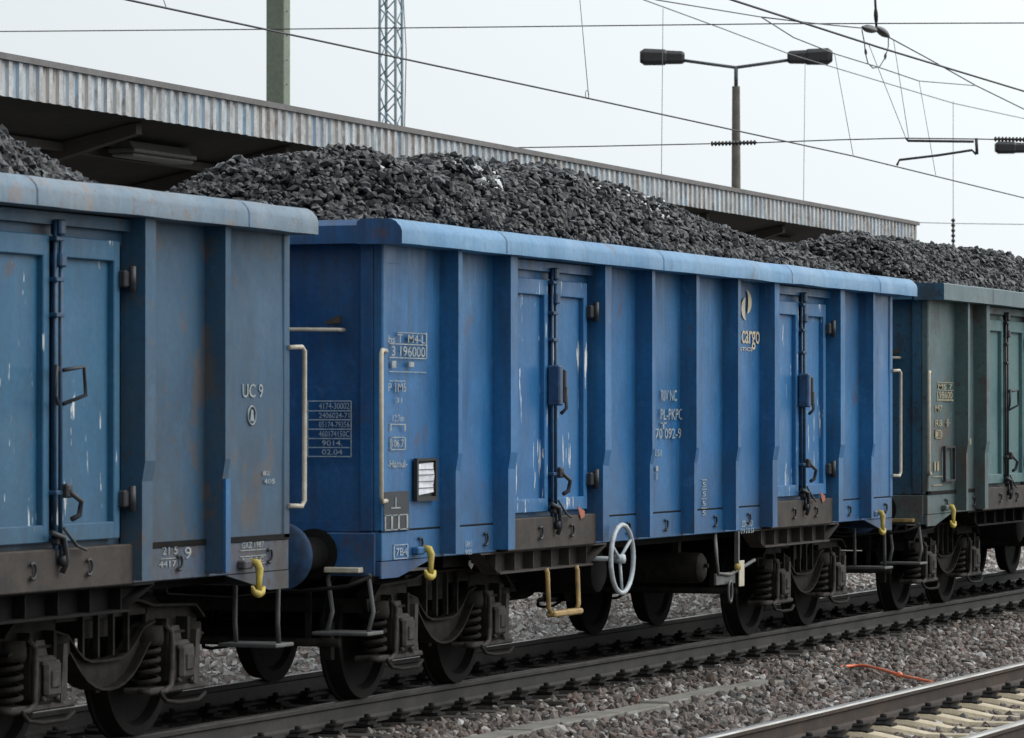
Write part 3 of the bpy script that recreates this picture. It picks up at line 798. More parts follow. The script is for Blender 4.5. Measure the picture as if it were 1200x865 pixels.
        # buffers
        for q in (-1,1):
            b=MB(); b.lathe([(0,0),(.17,0),(.17,.03),(.115,.04),(.115,.28),(.13,.29),(.13,.34),(.09,.34),(.09,.50),(0,.5)],(0,0,0),'x',28)
            if s<0: b.v=[(-v[0],v[1],v[2]) for v in b.v]
            b.v=[(v[0]+X,v[1]+q*.875,v[2]+1.05) for v in b.v]
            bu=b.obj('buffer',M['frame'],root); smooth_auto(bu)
            b=MB(); b.lathe([(0,.50),(.12,.50),(.215,.535),(.225,.555),(.20,.575),(.10,.59),(0,.592)],(0,0,0),'x',36)
            if s<0: b.v=[(-v[0],v[1],v[2]) for v in b.v]
            b.v=[(v[0]+X,v[1]+q*.875,v[2]+1.05) for v in b.v]
            smooth_auto(b.obj('buffer_head',M['rod_blue'] if detail else M['frame'],bu),50)
        # handrails: tall one off the corner, level one on the end
        b=MB(); hx=X+s*.13
        b.tube([(X-s*.04,-PW-.02,2.42),(hx-s*.03,-PW-.05,2.425),(hx,-PW-.055,2.40),(hx,-PW-.055,2.0),(hx,-PW-.055,1.44),(hx-s*.03,-PW-.05,1.405),(X-s*.04,-PW-.02,1.41)],.0155,10)
        b.obj('handrail',M['ivory'],root)
        b=MB(); hx=X+s*.09
        b.tube([(X-s*.02,-1.08,2.565),(hx,-1.085,2.565),(hx,-1.11,2.565)][:2]+[(hx,-.7,2.57),(hx,-.25,2.575),(X,-.24,2.575)],.014,10)
        b.obj('end_handrail',M['ivory'],root)
        b=MB(); b.prism([(-1.07,2.66),(-.98,2.63),(-.97,2.60),(-1.06,2.61)],'x',X-s*.02,X+s*.05)
        for zz in (2.84,2.72,2.2,1.75): b.box(X,X+s*.03,-.50,-.44,zz-.02,zz+.025)
        b.obj('rusty_bracket',M['dirty_sill'],root)
        # shunter's step hung from the headstock
        b=MB()
        for q in (-1.28,-.98):
            b.tube([(X-s*.02,q,.95),(X+s*.02,q,.88),(X-s*.02,q-.015,.66),(X+s*.03,q,.53)],.016,8)
        b.box(X-s*.12,X+s*.16,-1.33,-.92,.505,.53,0,.006)
        st=b.obj('step',M['steelgrey'],root)
        b=MB(); b.box(X+s*.02,X+s*.10,-1.24,-.98,.925,.962,0,.006); b.obj('step_tread',M['ivory'] if detail else M['ochre'],root)
        # coupling and hoses in the middle of the gap
        b=MB(); b.tube([(X,0,1.02),(X+s*.3,0,1.0),(X+s*.45,0,.86),(X+s*.62,0,.82)],.035,8); b.tube([(X,.3,.95),(X+s*.2,.3,.7),(X+s*.45,.3,.58),(X+s*.7,.3,.72)],.028,8)
        b.tube([(X,-.45,.98),(X+s*.12,-.45,.82),(X+s*.2,-.85,.80),(X+s*.2,-1.2,.84),(X+s*.05,-1.3,.90)],.014,8)
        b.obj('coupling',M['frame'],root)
        # yellow rope hook under the sill
        hk=X-s*.66
        b=MB(); b.box(hk-.13,hk-.01,-PW,-PW-.06,1.03,1.085,0,.01); b.obj('hook_bracket',low_m,root)
        b=MB()
        b.tube([(hk,-PW-.04,1.075),(hk+.004,-PW-.08,1.065),(hk+.006,-PW-.095,1.03),(hk,-PW-.095,.96),(hk-.006,-PW-.095,.895)],[.022,.028,.026,.019,.020],10)
        b.tube([(hk-.10,-PW-.095,.925),(hk-.085,-PW-.095,.895),(hk-.04,-PW-.095,.878),(hk,-PW-.095,.875),(hk+.045,-PW-.095,.885),(hk+.075,-PW-.095,.915)],[.010,.018,.024,.026,.022,.010],8)
        b.obj('tow_hook',M['yellow'],root)
    # --- underframe
    b=MB()
    b.box(-hl+.15,hl-.15,-.28,.28,.86,1.16); b.box(-hl+.13,hl-.13,-1.27,1.27,1.165,1.195)
    for x in (-5.6,-4.5,-3.3,-2.2,-1.1,0,1.1,2.2,3.3,4.5,5.6): b.box(x-.06,x+.06,-1.26,1.26,.99,1.165)
    for s in (-1,1): b.box(s*4.5-.25,s*4.5+.25,-1.15,1.15,.90,1.165); b.box(-hl+.2,hl-.2,s*.98-.03,s*.98+.03,.92,1.165)
    for s in (-1,1):  # brake rigging
        b.tube([(s*.9,.15,.62),(s*3.4,.15,.52)],.025,8); b.tube([(s*.4,-.35,.70),(s*3.4,-.25,.55)],.018,8)
        b.tube([(s*3.0,-1.2,.92),(s*3.3,-1.22,.84),(s*3.9,-1.22,.86),(s*4.3,-1.2,.93)],.014,8)
    b.box(-.7,.9,-.12,.12,.55,.66); b.lathe([(0,-.3),(.2,-.3),(.2,.35),(0,.35)],(.4,.35,.62),'x',20)
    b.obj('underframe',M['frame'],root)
    b=MB(); b.lathe([(0,-.02),(.06,-.02),(.10,-.012),(.125,.01),(.13,.04),(.13,1.3),(.10,1.36),(0,1.37)],(1.02,-1.20,.70),'y',28); b.lathe([(0,-.035),(.018,-.035),(.018,0),(0,0)],(1.02,-1.22,.72),'y',8)
    b.box(.98,1.06,-1.0,-.94,.80,1.0); b.box(.98,1.06,-.3,-.24,.80,1.0); smooth_auto(b.obj('air_tank',M['bogie'],root))
    b=MB(); b.lathe([(0,0),(.12,.0),(.17,.03),(.18,.06),(.18,.7),(0,.72)],(-.95,-1.0,.74),'y',24); b.box(-1.0,-.9,-.9,-.84,.88,1.02); b.box(-1.0,-.9,-.5,-.44,.88,1.02); smooth_auto(b.obj('brake_cylinder',M['frame'],root))
    # bogies
    if BOG[0] is None:
        BOG[0]=make_bogie(root,-4.5); make_bogie(root,4.5,BOG[0])
    else:
        make_bogie(root,-4.5,BOG[0]); make_bogie(root,4.5,BOG[0])
    return root

WB=31.90; WL=17.50; WR=46.02
blue=build_wagon(WB,(M['blue'],M['blue_door'],M['blue_rim'],M['blue_end'],M['blue']),
    'bright blue open wagon heaped with coal, pale handwheel under its side',door_rod='box')
left=build_wagon(WL,(M['grey_blue'],M['grey_blue_door'],M['grey_blue_rim'],M['blue_end'],M['dirty_blue']),
    'dusty blue open wagon cut off by the left edge, rust blotches on its side',posts=(-5.3,-1.12,0,1.12,5.24),doors=((-4.24,-2.2),(2.06,4.16)),hl=6.46,detail=False)
teal=build_wagon(WR,(M['teal'],M['teal_door'],M['teal_rim'],M['teal_end'],M['teal']),
    'grimy grey green open wagon at the right edge, furthest of the three',posts=(-5.28,-1.12,0,1.12,5.3),doors=((-4.48,-2.3),(2.2,4.24)),rim='flat',detail=False)

# --- extras of the blue wagon
b=MB(); c=PY(729,655,-1.56); hx=c.x-WB; hz=c.z; hr=.262
b.tube([(hx+hr*math.cos(2*PI*k/36),-1.56,hz+hr*math.sin(2*PI*k/36)) for k in range(36)],.019,10,closed=True)
for a_ in (35,155,270): b.tube([(hx,-1.54,hz),(hx+hr*math.cos(R(a_)),-1.56,hz+hr*math.sin(R(a_)))],.013,8)
b.lathe([(0,-.03),(.035,-.03),(.035,.05),(0,.05)],(hx,-1.55,hz),'y',12); b.tube([(hx,-1.5,hz),(hx,-1.0,hz)],.018,8)
b.obj('handwheel',M['wheelwhite'],blue)
a_=PY(643,700,-1.45); c_=PY(678,700,-1.45); xa=a_.x-WB; xb_=c_.x-WB; zt=.86; zb=PY(660,718,-1.45).z
b=MB(); b.tube([(xa,-1.43,zt-.01),(xa,-1.44,zt-.04),(xa,-1.45,zb+.05),(xa+.04,-1.45,zb+.01)],.019,8); b.tube([(xb_,-1.43,zt-.01),(xb_,-1.44,zt-.04),(xb_,-1.45,zb+.05),(xb_-.04,-1.45,zb+.01)],.019,8)
b.box(xa+.02,xb_-.02,-1.42,-1.50,zb-.022,zb+.022,0,.012); b.obj('side_step',M['ochre'],blue)
# brake changeover plate
q=PY(868,672,-1.4); xx=q.x-WB
b=MB(); b.box(xx-.07,xx+.07,-1.40,-1.412,q.z-.11,q.z+.11,0,.004); b.obj('changeover_plate',M['ivory'],blue)
b=MB(); b.tube([(xx-.5,-1.33,1.0),(xx-.62,-1.38,.86),(xx-.60,-1.39,.66),(xx-.3,-1.40,.64),(xx+.45,-1.38,.74)],.016,8); b.box(xx-.62,xx-.10,-1.36,-1.385,.56,.66,0,.006)
b.tube([(xx-.32+.05*math.cos(2*PI*k/12),-1.41,.50+.09*math.sin(2*PI*k/12)) for k in range(12)],.010,6,closed=True)
b.box(xx-.02,xx+.02,-1.35,-1.385,q.z+.02,1.0)
b.obj('brake_lever',M['steelgrey'],blue)
b=MB(); b.lathe([(0,-.03),(.025,-.025),(.032,0),(.025,.025),(0,.03)],(xx-.15,-1.42,q.z+.06),'z',12); b.obj('lever_knob',M['yellow'],blue)

# --- markings of the blue wagon
S=Side(WB,-PW-.012)
b=MB()
for (y0,y1) in ((390,391),(403,404.3),(419,420.3),(435.5,436.5)): S.bar(b,(466 if y0==390 else 456),499,y1,y0)
S.bar(b,499,500,404,390); S.bar(b,499,500,420,404)
S.text(b,'hs',455,463,402,393); S.text(b,'T  M4-L',466,498,402,392); S.text(b,'3 196000',459,498,418,406); S.bar(b,459,464,431,423); S.bar(b,479,485,430,424)
b.obj('load_table',M['mark'],blue); b=MB()
S.bar(b,456,475,447,446); S.text(b,'P 1M5',455,476,459,449); S.text(b,'31',464,471,472,466)
b.obj('small_lettering',M['mark'],blue); b=MB()
S.text(b,'12.7m',460,473,494,486); S.bar(b,457,475,498,496.8); S.bar(b,457,458.4,505,498); S.bar(b,473.6,475,505,498)
b.obj('length_mark',M['mark'],blue); b=MB()
for (x0,x1,y0,y1) in ((457,475,512,513.2),(457,475,526.3,527.5),(457,458.2,512,527),(474,475.2,512,527)): S.bar(b,x0,x1,y1,y0)
S.text(b,'106.7',459,473,524,515); b.obj('framed_number',M['mark'],blue); b=MB()
S.text(b,'-Hamul-',454,477,548,539)
b.obj('brake_lettering',M['mark'],blue); b=MB()
S.text(b,'RIV NC',775,793,470,457); S.text(b,'PL-PKPC',774,799.5,492,479); b.obj('owner_lettering',M['mark'],blue); b=MB()
S.bar(b,774,781,496.5,495.2); S.bar(b,776.6,778,503,495); S.text(b,'70 092-9',768,798,514,502)
b.obj('wagon_number',M['mark'],blue); b=MB()
S.text(b,'151',768,775,535,527); b.obj('small_lettering',M['mark'],blue); b=MB(); S.text(b,'1',768.5,771,552,546); S.bar(b,769,770,562,554); b.obj('small_lettering',M['mark'],blue); b=MB()
for k in range(4): S.bar(b,822,828,562+k*11+1,562+k*11); S.text(b,'5',823,827,571+k*11,565+k*11)
S.text(b,'GH-MD',1012,1013.5,500,475) if False else None
b.obj('upright_lettering',M['mark'],blue)
S2=Side(WB,-PW-.0075); b=MB()
S2.text(b,'ZD-AKD',869,882,617,610); S2.text(b,'0 9 0 0 53',868,883,625,619); b.obj('sill_lettering',M['mark_blue'],blue); b=MB()
S2.text(b,'GNH 5',545,553,641,634); S2.text(b,'905',545,553,650,644)
b.obj('sill_lettering',M['mark_blue'],blue); b=MB()
S2.text(b,'7B4',464,477,651,642)
for (x0,x1,y0,y1) in ((461,478,638,639),(461,478,654,655),(461,462,638,655),(477,478,638,655)): S2.bar(b,x0,x1,y1,y0)
b.obj('framed_number',M['mark_blue'],blue); b=MB()
S2.text(b,'6',1012.5,1014.5,500,475); S2.text(b,'4',1014,1016,489,470)
b.obj('sill_lettering',M['mark_blue'],blue)
# operator's name and swirl emblem
b=MB(); x0,zb=S.p(869,404); x1,_=S.p(890,404); zt=S.p(882,388)[1]
put_text(b,'cargo',x0,x1,S.p(882,410)[1],zt,S.y-.002)
put_text(b,'PKP',x0-.36,x0-.03,zb,zt+.02,S.y-.002)
put_text(b,'LOGISTICS',x0-.38,S.p(881.5,411)[0],S.p(876,411.5)[1]-.0,S.p(876,407)[1],S.y-.002)
b.obj('operator_name',M['mark_gold'],blue); b=MB()
for sgn in (1,-1):    # two facing crescents
    ex,ez=S.p(874.6,358); hw=.15; hh=.098
    out=[]; n=16
    for k in range(n+1):
        t=k/n; a_=PI*(-.5+t)
        out.append((sgn*hw*math.cos(a_)*(.9), hh*math.sin(a_)))
    inn=[]
    for k in range(n+1):
        t=k/n; a_=PI*(.5-t)
        inn.append((sgn*hw*.22*math.cos(a_), hh*math.sin(a_)*.98))
    vs=[]; 
    pts=[(ex+p[0]+sgn*.012+p[1]*.25*0,S.y-.002,ez+p[1]+sgn*.03) for p in out]+[(ex+p[0]+sgn*.012,S.y-.002,ez+p[1]+sgn*.03) for p in inn[1:-1]]
    b.add(pts,[tuple(range(len(pts)))])
b.obj('emblem',M['mark_gold'],blue)
# dark painted square with signs, framed paper label
b=MB(); x0,z0=S.p(449.5,622); x1,z1=S.p(479,575); z0=S.p(464,622)[1]; z1=S.p(464,576)[1]
b.box(x0,x1,-PW-.012,-PW-.015,z0,z1); b.obj('sign_panel',M['plate_dark'],blue)
S3=Side(WB,-PW-.016); b=MB()
S3.bar(b,458,469,596,594.6); S3.bar(b,463,464.2,595,583)
for (x0,x1,y0,y1) in ((450.5,478,603,604.2),(450.5,478,620,621.2),(450.5,452,603,621),(458,460,603,621),(466,468,603,621),(476,478,603,621)): S3.bar(b,x0,x1,y1,y0)
b.obj('sign_marks',M['mark'],blue)
x0=S.p(484.5,560)[0]; x1=S.p(508.5,560)[0]; z0=S.p(497,587)[1]; z1=S.p(497,537)[1]
b=MB(); w_=.03
b.box(x0,x0+w_,-PW-.012,-PW-.04,z0,z1); b.box(x1-w_,x1,-PW-.012,-PW-.04,z0,z1); b.box(x0+w_,x1-w_,-PW-.012,-PW-.04,z0,z0+w_*1.0); b.box(x0+w_,x1-w_,-PW-.012,-PW-.04,z1-w_*.6,z1); b.box(x0+w_,x1-w_,-PW-.01,-PW-.014,z0+w_,z1-w_*.6)
lf=b.obj('label_frame',M['black'],blue)
b=MB(); n=8; vs=[]
for i in range(n+1):
    for j in range(n+1):
        u=i/n; v=j/n
        xx=x0+.045+(x1-x0-.085)*u; zz=z0+.05+(z1-z0-.085)*v+.018*(u-.5)*(1-v*.5)
        vs.append((xx,-PW-.024-.004*math.sin(9*v+3*u)-.003*math.sin(14*u),zz))
b.add(vs,[(i*(n+1)+j,(i+1)*(n+1)+j,(i+1)*(n+1)+j+1,i*(n+1)+j+1) for i in range(n) for j in range(n)],0,True); b.obj('paper_label',M['paper'],lf)
b=MB()
for v in (.18,.40,.62,.80): b.box(x0+.05,x1-.05,-PW-.031,-PW-.032,z0+.05+(z1-z0-.09)*v,z0+.05+(z1-z0-.09)*v+.006)
b.obj('print_lines',M['steelgrey'],lf)
# table on the end wall
XE=WB-HL-.012
def EP(px,py): q=PXX(px,py,XE+.03); return q.y,q.z
b=MB(); ya=EP(360,500)[0]; yb=EP(411,500)[0]
rows=[470,481.5,492,503,514,524.5,535]
XB=-HL+.030
for r in rows: z=EP(385,r)[1]; b.box(XB-.006,XB-.003,ya,yb,z-.004,z+.004)
zt=EP(385,470)[1]; zb=EP(385,535)[1]
for yy in (ya,yb): b.box(XB-.006,XB-.003,yy-.004,yy+.004,zb,zt)
for i,t in enumerate(('4174-30002','2406024-71','05174-79356','460174150C','9014.','02.04')):
    z0=EP(385,rows[i+1])[1]+.012; z1=EP(385,rows[i])[1]-.012
    l=.35 if i<4 else .5; r_=.96 if i<4 else .80
    put_text(b,t,ya+(yb-ya)*(.26 if i<4 else .33),ya+(yb-ya)*r_,z0,z1,XB-.005,axis='x')
b.obj('end_lettering',M['mark_blue'],blue)
# --- markings of the other two wagons
b=MB(); b.box(5.205,5.275,-PO+.018,-PO-.002,1.03,1.60); b.obj('repainted_strip',M['blue'],left)
SL=Side(WL,-PW-.012); b=MB()
SL.text(b,'UC 9',284,308,466,450)
cxm,czm=SL.p(295,487); 
for rr in (.058,):
    b.tube([(cxm+rr*math.cos(2*PI*k/24)*1.0,-PW-.012,czm+rr*math.sin(2*PI*k/24)) for k in range(24)],.006,6,closed=True)
b.prism([(cxm-.03,czm-.035),(cxm+.03,czm-.035),(cxm+.012,czm+.035),(cxm-.012,czm+.035)],'y',-PW-.013,-PW-.016)
b.obj('side_lettering',M['mark'],left); b=MB()
SL.text(b,'82',308,316,557,552); b.obj('side_lettering',M['mark'],left); b=MB()
SL.text(b,'405',309,322,567,561)
b.obj('side_lettering',M['mark'],left)
SL=Side(WL,-PW-.0075); b=MB()
for yy in (632,644,651,660): SL.bar(b,281,311,yy+1,yy)
SL.text(b,'GRZ 1987',283,309,642,635); SL.text(b,'RVS 7 C',284,309,658,653); b.obj('sill_lettering',M['mark'],left); b=MB()
SL.text(b,'21 5',190,208,650,640); SL.bar(b,188,208,655,654); SL.text(b,'9',216,224,655,641); b.obj('sill_lettering',M['mark'],left); b=MB()
SL.text(b,'4417 L',186,214,664,657)
b.obj('sill_lettering',M['mark'],left)
ST=Side(WR,-PW-.012); b=MB()
for yy in (448,457,468,469): ST.bar(b,1098,1117,yy+.8,yy)
ST.text(b,'MS 7',1099,1116,456,450); ST.text(b,'198600',1098,1116,467,459)
b.obj('load_table',M['mark_yellow'],teal); b=MB()
for (t,y) in (('M7',483),('R8',500)):
    ST.text(b,t,1096,1104,y,y-8); b.obj('small_lettering',M['mark_yellow'],teal); b=MB()
ST.text(b,'E',1097,1103,511.5,506)
b.obj('side_lettering',M['mark_yellow'],teal); b=MB()
for (x0,x1,y0,y1) in ((1096,1104,504,505),(1096,1104,513,514),(1096,1097,504,514),(1103,1104,504,514)): ST.bar(b,x0,x1,y1,y0)
b.obj('framed_number',M['mark_yellow'],teal); b=MB()
ST.bar(b,1108,1113,496,495); ST.bar(b,1110,1111,500,491); b.obj('side_lettering',M['mark_yellow'],teal); b=MB()
ST.text(b,'1',1136,1138,521,514); b.obj('small_lettering',M['mark_yellow'],teal); b=MB()
ST.bar(b,1093,1104,559,558); ST.bar(b,1093,1104,569,568); ST.text(b,'ll',1095,1100,552,541)
b.obj('side_lettering',M['mark_yellow'],teal)
x0=ST.p(1105,540)[0]; x1=ST.p(1117,540)[0]; z0=ST.p(1111,562)[1]; z1=ST.p(1111,525)[1]
b=MB(); b.box(x0,x0+.03,-PW-.012,-PW-.04,z0,z1); b.box(x1-.03,x1,-PW-.012,-PW-.04,z0,z1); b.box(x0,x1,-PW-.012,-PW-.041,z0-.02,z0); b.box(x0,x1,-PW-.012,-PW-.041,z1,z1+.02)
b.obj('label_frame',M['black'],teal)

# ---------------------------------------------------------------- coal loads
def coal(cx,prof,label,x_lo=-6.3,x_hi=6.3,dens=900,fleck_spots=()):
    px_=[p[0] for p in prof]; pz_=[p[1] for p in prof]
    def H(x,y):
        c=np.interp(x,px_,pz_)
        e=1-np.clip(np.abs(y)/1.42,0,1)**2.1
        z=3.17+np.where(c>3.17,(c-3.17)*e,(c-3.17))
        nz=np.array([noise.noise(Vector((a*1.0+cx,b_*1.2,1)))*.10+noise.noise(Vector((a*3+cx,b_*3,5)))*.05 for a,b_ in zip(np.ravel(x),np.ravel(y))]).reshape(np.shape(x))
        return np.minimum(z+nz*np.clip(e*1.6,0,1),4.2)
    gx=np.linspace(-6.32,6.32,110); gy=np.linspace(-1.27,1.27,28); GX,GY=np.meshgrid(gx,gy,indexing='ij'); GZ=H(GX,GY)-.03
    ev=np.stack([GX.ravel(),GY.ravel(),GZ.ravel()],1)
    i,j=np.meshgrid(np.arange(109),np.arange(27),indexing='ij'); i=i.ravel(); j=j.ravel()
    ef=np.stack([i*28+j,(i+1)*28+j,(i+1)*28+j+1,i*28+j+1],1)
    area=(x_hi-x_lo)*2.1; n=int(area*dens)
    x=rng.uniform(x_lo,x_hi,n); y=rng.uniform(-1.29,.8,n)
    m=int((x_hi-x_lo)*.5*300); x=np.concatenate([x,rng.uniform(x_lo,x_hi,m)]); y=np.concatenate([y,rng.uniform(.8,1.29,m)]); n=len(x)
    s=.016+.033*rng.random(n)**1.7
    z=H(x,y)+rng.uniform(-.35,.9,n)*s
    fr=np.zeros(n)
    for (fx,fy,rad) in fleck_spots:
        d=np.sqrt((x-fx)**2+((y-fy)*1.3)**2); fr=np.maximum(fr,(d<rad*1.35)&(s<.034)&(rng.random(n)<.30))
    o=chunk_cloud('coal_load',np.stack([x,y,z],1),s,M['coal'],white_fleck=fr.astype(float),extra=(ev,ef),flat=.85)
    o.location=(cx,0,0); tag(o,label,'coal',kind='stuff')
coal(WB,[(-6.3,3.26),(-5.9,3.42),(-5.4,3.64),(-4.9,3.80),(-4.3,3.89),(-2.6,3.90),(-1.2,4.00),(.2,3.97),(1.6,3.86),(3.2,3.78),(4.6,3.66),(5.6,3.55),(6.3,3.48)],
     'heap of black coal filling the bright blue wagon',fleck_spots=tuple((PY(a_,b_,-.6).x-WB,-.6,r_) for a_,b_,r_ in ((556,208,.22),(572,214,.16),(735,246,.22),(748,258,.26),(762,268,.16),(700,236,.12),(450,196,.10),(690,262,.10))))
coal(WL,[(-6.3,3.4),(-4,3.8),(3.0,3.86),(3.5,3.82),(4.0,3.66),(4.4,3.44),(4.7,3.25),(5.2,3.06),(6.3,2.98)],'heap of black coal in the dusty blue wagon at the left',x_lo=1.5)
coal(WR,[(-6.3,3.50),(-5.9,3.66),(-5.3,3.78),(-4,3.86),(0,3.84),(3,3.82),(5,3.8),(6.3,3.4)],'heap of black coal in the grey green wagon at the right')

# ---------------------------------------------------------------- platform and canopy
b=MB(); b.prism([(6.75,-.5),(6.75,.30),(6.60,.30),(6.60,.42),(17.4,.42),(17.4,-.5)],'x',-10,140)
tag(b.obj('platform',M['platform']),kind='structure')
can=empty('platform_canopy',(50,11,.42)); tag(can,'long platform canopy with a corrugated weathered fascia and dark soffit behind the train','canopy')
can.location=(0,0,0)
CY=6.9
A_t=PY(0,62,CY); B_t=PY(1073,260,CY); A_b=PY(0,112,CY); B_b=PY(1073,285,CY)
XE_=B_t.x; XS=A_t.x-9
def lin(x,a,c): return a.z+(c.z-a.z)*(x-a.x)/(c.x-a.x)
zt=lambda x: lin(x,A_t,B_t); zb=lambda x: lin(x,A_b,B_b)
b=MB(); pitch=.215; x=XS; top=[];bot=[]
path=[]
while x<XE_-.02:
    for dx,dy in ((0,.0),(.085,0),(.10,-.030),(.175,-.030),(.19,0)):
        if x+dx<XE_: path.append((x+dx,CY+dy))
    x+=pitch
path.append((XE_,CY))
# turn the corner at the canopy's end
y=CY
yy=CY
while yy<CY+8.2:
    for dy,dx in ((.085,0),(.105,.045),(.175,.045),(.195,0),(.215,0)): path.append((XE_+dx,yy+dy))
    yy+=pitch
vs=[]
for (px_,py_) in path:
    xx=min(px_,XE_); jig=.008*noise.noise(Vector((px_*5,py_,0)))
    vs.append((px_,py_,zt(xx)-.060)); vs.append((px_,py_,zb(xx)+jig))
crest=[min(path[i][1],path[i+1][1])<CY-.02 and path[i][1]==path[i+1][1] or (path[i][0]>XE_+.04 and path[i+1][0]>XE_+.04) for i in range(len(path)-1)]
for i in range(len(path)-1): b.add([vs[2*i],vs[2*i+1],vs[2*i+3],vs[2*i+2]],[(0,1,2,3)],1 if crest[i] else 0,False)
b.obj('fascia',[M['fascia'],M['fascia_crest']],can,recalc=False)
b=MB()
b.add([(XS,CY-.06,zt(XS)-.062),(XE_+.06,CY-.06,zt(XE_)-.062),(XE_+.06,CY-.06,zt(XE_)),(XS,CY-.06,zt(XS)),(XS,CY+.12,zt(XS)-.062),(XE_+.06,CY+.12,zt(XE_)-.062),(XE_+.06,CY+.12,zt(XE_)),(XS,CY+.12,zt(XS))],[(0,1,2,3),(4,5,6,7),(3,2,6,7),(0,1,5,4),(1,2,6,5),(0,3,7,4)])
b.box(XE_-.1,XE_+.06,CY+.12,CY+8.3,zt(XE_)-.062,zt(XE_))
b.obj('roof_trim',M['trim'],can)
# butterfly roof: falls from the edge to the middle, rises to the far edge
MIDY=CY+4.1; FY=CY+8.2; DR=.85
b=MB()
for (e,th) in ((.02,0),(.10,1)):
    pass
v=[]
for x_ in (XS,XE_-.02):
    v+=[(x_,CY+.06,zb(x_)+.06),(x_,MIDY,zb(x_)+.06-DR),(x_,FY,zb(x_)+.06),(x_,FY,zb(x_)+.20),(x_,MIDY,zb(x_)+.22-DR),(x_,CY+.06,zb(x_)+.20)]
b.add(v,[(0,1,7,6),(1,2,8,7),(2,3,9,8),(3,4,10,9),(4,5,11,10),(5,0,6,11),(0,1,2,3,4,5),(6,7,8,9,10,11)])
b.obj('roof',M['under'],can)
x_=XS+1.0; k=0
while x_<XE_-1:
    b=MB(); z0=zb(x_)
    b.add([(x_+dx,y_,z_) for dx in (-.07,.07) for (y_,z_) in ((CY+.3,z0+.05-.05),(MIDY,z0+.04-DR),(FY-.3,z0),(FY-.3,z0-.12),(MIDY,z0-.30-DR),(CY+.3,z0-.12))],[(0,1,2,3,4,5),(6,7,8,9,10,11),(0,1,7,6),(1,2,8,7),(2,3,9,8),(3,4,10,9),(4,5,11,10),(5,0,6,11)])
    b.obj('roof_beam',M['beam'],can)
    if k%2==0:
        b=MB(); b.box(x_-.12,x_+.12,MIDY-.12,MIDY+.12,.42,z0-DR-.1,0,.02); b.obj('column',M['beam'],can)
    x_+=3.9; k+=1
# ridge purlins
for dy in (1.2,2.6):
    b=MB(); f_=dy/(MIDY-CY-.06)
    b.add([(x_,CY+dy+q,(zb(x_)+.055-DR*f_)-w) for x_ in (XS,XE_-.1) for (q,w) in ((-.04,0),(.04,.01),(.04,.09),(-.04,.09))],[(0,1,2,3),(4,5,6,7),(0,1,5,4),(1,2,6,5),(2,3,7,6),(3,0,4,7)])
    b.obj('purlin',M['beam'],can)
for (pxa,pya,pxb,pyb,yy_,lab) in ((142,178,216,189,7.75,0),(888,284,924,289,7.75,1)):
    a_=PY(pxa,pya,yy_); c_=PY(pxb,pyb,yy_)
    dd=abs(c_.x-a_.x)
    o=empty('ceiling_lamp',((a_.x+c_.x)/2,yy_,(a_.z+c_.z)/2)); tag(o,('long dull ceiling lamp under the canopy at the left','pale ceiling lamp under the far end of the canopy')[lab],'lamp','lamps under the platform canopy')
    zc_=(zb((a_.x+c_.x)/2)+.04-DR*(yy_-CY)/(MIDY-CY))-(a_.z+c_.z)/2
    b=MB(); b.box(-dd/2,dd/2,-.16,.16,0,.05,0,.01); b.prism([(-.12,.05),(.12,.05),(.07,.13),(-.07,.13)],'x',-dd*.47,dd*.47)
    for q in (-.35,.35): b.box(dd*q-.015,dd*q+.015,-.02,.02,.05,max(.12,zc_))
    b.obj('housing',M['fixture'],o)
    b=MB(); b.box(-dd*.48,dd*.48,-.14,.14,-.045,-.001,0,.02); b.obj('cover',M['fixture_l'],o)

# ---------------------------------------------------------------- masts and lamps
a_=PY(312,118,15.4); c_=PY(339.5,118,15.4); wd=(c_.x-a_.x)
gx=PY(326,118,15.4).x; W_=27.5*66/4800
m_=empty('catenary_mast',(gx,15.4,-.4)); tag(m_,'thick grey green overhead line mast standing behind the canopy','mast')
b=MB(); b.box(-.13,.13,-W_/2+.03,W_/2-.03,0,14,0,.012); b.obj('shaft',M['green'],m_)
b=MB()
for k in range(34): b.lathe([(0,0),(.012,0),(.012,.02),(0,.02)],(-.10,-W_/2-.02,.6+k*.4),'y',6)
b.box(-.35,.35,-.4,.4,0,.25,0,.02); b.obj('rivets',M['steelgrey'],m_)
q=PY(458,120,19.0); lm=empty('lattice_mast',(q.x,19.0,-.5)); tag(lm,'slender pale blue steel lattice mast behind the canopy','mast')
b=MB(); dep=31/(.3554+.0277); hw=21.5*dep/4800/2*.93; H_=16
def tap(z): return hw*(1.12-.012*z)
for sx in (-1,1):
    for sy in (-1,1):
        b.tube([(sx*tap(0),sy*tap(0),0),(sx*tap(H_),sy*tap(H_),H_)],.03,4)
b.obj('leg',M['lattice'],lm)
b=MB(); step=.34; z=0; k=0
while z<H_-step:
    t0=tap(z); t1=tap(z+step); s_=1 if k%2 else -1
    for sy in (-1,1): b.tube([(s_*t0,sy*t0,z),(-s_*t1,sy*t1,z+step)],.014,4)
    for sx in (-1,1): b.tube([(sx*t0,s_*t0,z),(sx*t1,-s_*t1,z+step)],.014,4)
    z+=step; k+=1
b.obj('bracing',M['lattice'],lm)
w0=PY(471,-30,19.3); w1=PY(474,150,19.3); wm=PY(476,60,19.3)
b=MB(); b.tube([w0,wm,w1],.010,5); tag(b.obj('hanging_wire',M['wire_thin']),'thin wire hanging beside the pale blue lattice mast','wire')

